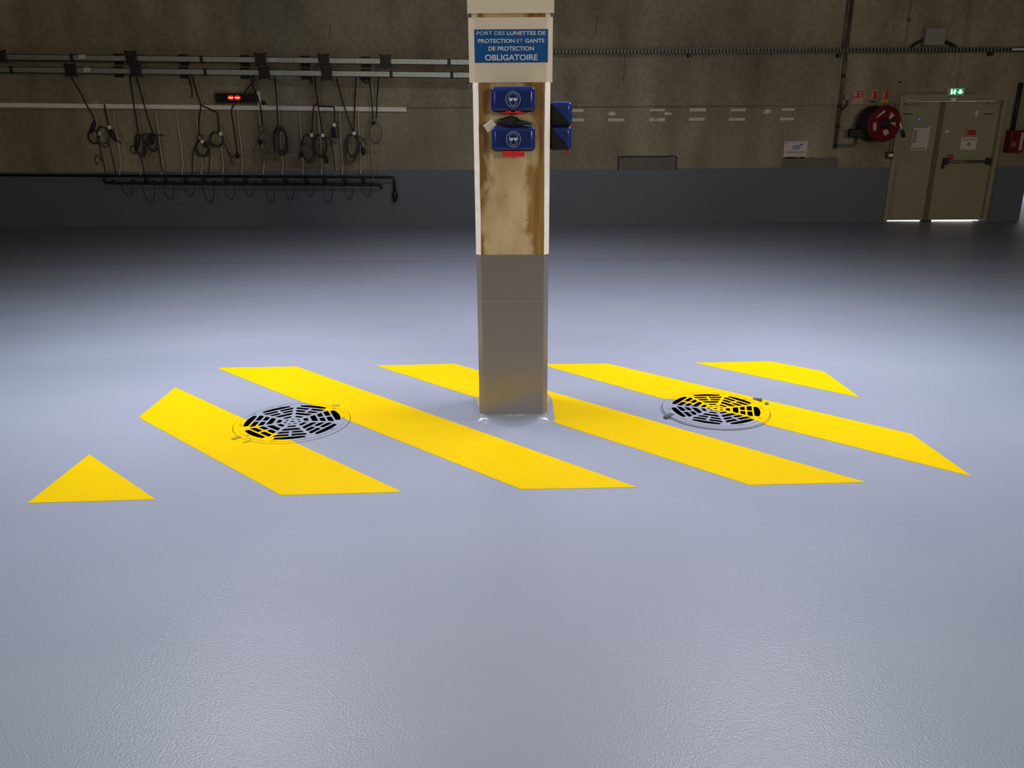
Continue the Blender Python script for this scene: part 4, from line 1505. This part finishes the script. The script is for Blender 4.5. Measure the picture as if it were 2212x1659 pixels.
# panic bar
pa, pb_ = onY(2047, 349, YLF - 0.07), onY(2136.6, 349.5, YLF - 0.07)
pb_.z = pa.z
bar = MB().tube([Vector((pa.x, YLF - 0.07, pa.z)), Vector((pb_.x, YLF - 0.07, pa.z))], 0.020, 10).build('panic_bar', mat('dull_bar_steel', '#6f6a5e', 0.4, metal=0.5), rf)
for xx in (pa.x - 0.02, pb_.x):
    MB().box(xx - 0.028, xx + 0.028, YLF - 0.09, YLF - 0.0005, pa.z - 0.05, pa.z + 0.05).bevel(0.008, 1).build('bar_mount', M_DARKSTEEL, bar)
p = onY(2037, 357, YLF - 0.02)
MB().box(p.x - 0.02, p.x + 0.02, YLF - 0.03, YLF - 0.0145, p.z - 0.05, p.z + 0.03).bevel(0.004, 1).build('lock_plate', M_DARKSTEEL, rf)
# papers and stickers on the door
YDL = YLF - 0.0005
p = onY(1985.5, 257.5, YDL)
dt = thing('round_sticker', 'round blue sticker on the left door leaf', 'sticker', (p.x, YDL, p.z - 0.04))
MB().lathe(p, (0, -1, 0), [(0.045, 0), (0.045, 0.003), (0, 0.003)], 24).build('disc', M_BLUEDOT, dt)
MB().lathe(p + Vector((0, -0.0032, 0)), (0, -1, 0), [(0.024, 0), (0.024, 0.002), (0, 0.002)], 16).build('print', M_PAPER, dt)
sg, sub = sheet('door_poster', M_PAPER, 'tall white printed poster on the left door leaf', 'poster', YDL, ((1974.6, 272.4), (2009.4, 272.4), (2002.4, 324), (1967.6, 324)))
sub(0.03, 0.90, 0.02, 0.055, M_INK, 'heading')
for k in range(4):
    sub(0.04, 0.26, 0.18 + k * 0.135, 0.29 + k * 0.135, mat('blue_grey_print', '#858aa0', 0.8), 'text_block')
for u in (0.36, 0.64):
    for k in range(6):
        sub(u, u + 0.2, 0.10 + k * 0.135, 0.125 + k * 0.135, mat('faint_print', '#a59ea4', 0.8), 'text_line')
sub(0.10, 0.9, 0.92, 0.95, M_INK, 'footer')
sg, sub = sheet('door_notice', M_PAPER, 'white sheet with a red bar and no-entry mark on the right door leaf', 'notice', YDL, ((2077, 297), (2111.8, 297), (2107.8, 323.4), (2074, 323)))
sub(0.08, 0.92, 0.15, 0.21, M_SIGNRED, 'red_bar')
x0, x1, z0, z1 = plate(YDL, (2077, 297), (2111.8, 297), (2107.8, 323.4), (2074, 323))
cc = Vector(((x0 + x1) / 2, YDL - 0.0045, (z0 + z1) / 2 - 0.01))
MB().lathe(cc, (0, -1, 0), [(0.026, 0), (0.026, 0.001), (0, 0.001)], 20).build('no_entry_mark', M_SIGNRED, sg)
MB().box(cc.x - 0.016, cc.x + 0.016, cc.y - 0.002, cc.y - 0.001, cc.z - 0.006, cc.z + 0.006).build('mark_bar', M_PAPER, sg)
sg, sub = sheet('door_sign', M_SIGNRED, 'wide red sign above the white sheet on the right door leaf', 'sign', YDL, ((2087.5, 280.5), (2109, 280.5), (2107.5, 292), (2086, 292)))
sub(0.08, 0.22, 0.25, 0.8, M_SIGNPINK, 'pictogram')
sg, sub = sheet('door_sign', M_SIGNRED, 'small red sign just above the panic bar', 'sign', YDL, ((2046.5, 334), (2060, 334), (2059, 345), (2045.5, 345)))
sub(0.1, 0.9, 0.44, 0.54, M_SIGNPINK, 'text_line')
sg, sub = sheet('door_tape', M_TAPE, 'upright pale tape scrap high on the right door leaf', 'tape', YDL, ((2108.5, 238.5), (2115, 238.5), (2111.5, 252.5), (2106, 252.5)))
sg, sub = sheet('door_tape', M_TAPE, 'small pale label near the meeting edge of the right door leaf', 'label', YDL, ((2041.5, 281.5), (2050.5, 281.5), (2050, 286.5), (2041, 286.5)))

# exit sign
YE = YW - 0.1
x0, x1, z0, z1 = rect(YE, (2053.8, 191.4), (2082.5, 191.4), (2081, 204.8), (2052.3, 204.8))
ex = thing('exit_sign', 'lit green exit sign with a white arrow above the double door', 'exit sign', ((x0 + x1) / 2, YW - 0.02, z0))
MB().box(x0 - 0.008, x1 + 0.008, YE, YW - 0.0205, z0 - 0.008, z1 + 0.008).bevel(0.004, 1).build('housing', M_WHITE, ex)
pn = MB().box(x0, x1, YE - 0.002, YE - 0.0005, z0, z1).build('lit_panel', M_EXITGREEN, ex)
hh = z1 - z0
wdt = x1 - x0
MB().box(x0 + wdt * 0.04, x0 + wdt * 0.13, YE - 0.003, YE - 0.002, z0 + hh * 0.12, z0 + hh * 0.9).build('door_pictogram', M_EXITWHITE, pn)
mb = MB()
fig = [((0.33, 0.80), (0.33, 0.88), 0.010), ((0.33, 0.72), (0.29, 0.45), 0.011), ((0.29, 0.45), (0.36, 0.30), 0.008), ((0.36, 0.30), (0.33, 0.12), 0.008), ((0.29, 0.45), (0.23, 0.30), 0.008), ((0.23, 0.30), (0.16, 0.28), 0.007), ((0.32, 0.68), (0.40, 0.58), 0.007), ((0.32, 0.68), (0.22, 0.62), 0.007)]
for (a0, b0), (a1, b1), r_ in fig:
    mb.tube([(x0 + wdt * a0, YE - 0.003, z0 + hh * b0), (x0 + wdt * a1, YE - 0.003, z0 + hh * b1)], r_, 6)
mb.build('running_figure', M_EXITWHITE, pn)
ax0 = x0 + wdt * 0.74
MB().prism([(ax0 - 0.016, YE - 0.003, z0 + hh * 0.86), (ax0 + 0.016, YE - 0.003, z0 + hh * 0.86), (ax0 + 0.016, YE - 0.003, z0 + hh * 0.5), (ax0 + 0.045, YE - 0.003, z0 + hh * 0.5), (ax0, YE - 0.003, z0 + hh * 0.12), (ax0 - 0.045, YE - 0.003, z0 + hh * 0.5), (ax0 - 0.016, YE - 0.003, z0 + hh * 0.5)], (0, 0.001, 0)).build('arrow', M_EXITWHITE, pn)

# red cabinet and dark pipe at the right edge of the wall
YCB = YW - 0.16
x0, x1, z0, z1 = rect(YCB, (2186.5, 282), (2218, 282), (2209, 330), (2178, 330))
rb = thing('alarm_cabinet', 'red wall cabinet with a white upright stripe right of the door', 'cabinet', ((x0 + x1) / 2, YW, z0))
MB().box(x0, x1, YCB, YW - 0.0005, z0, z1).bevel(0.012, 2).build('body', M_REEL, rb)
MB().box(x0 + (x1 - x0) * 0.66, x0 + (x1 - x0) * 0.88, YCB - 0.003, YCB, z0 + 0.03, z1 - 0.03).build('stripe', M_STICKER, rb)
MB().box(x0 + 0.03, x0 + 0.09, YCB - 0.003, YCB, z0 + 0.08, z0 + 0.16).build('small_label', mat('dull_pink_label', '#8a5a5a', 0.7), rb)
pt_ = onY(2207, 182, YW - 0.07)
o = MB().tube([Vector((pt_.x - 0.01, YW - 0.07, z1 + 0.001)), Vector((pt_.x - 0.01, YW - 0.07, pt_.z + 0.02))], 0.03, 10).build('drop_pipe', M_BLACK)
tag(o, 'dark upright pipe above the red cabinet at the right edge', 'pipe')
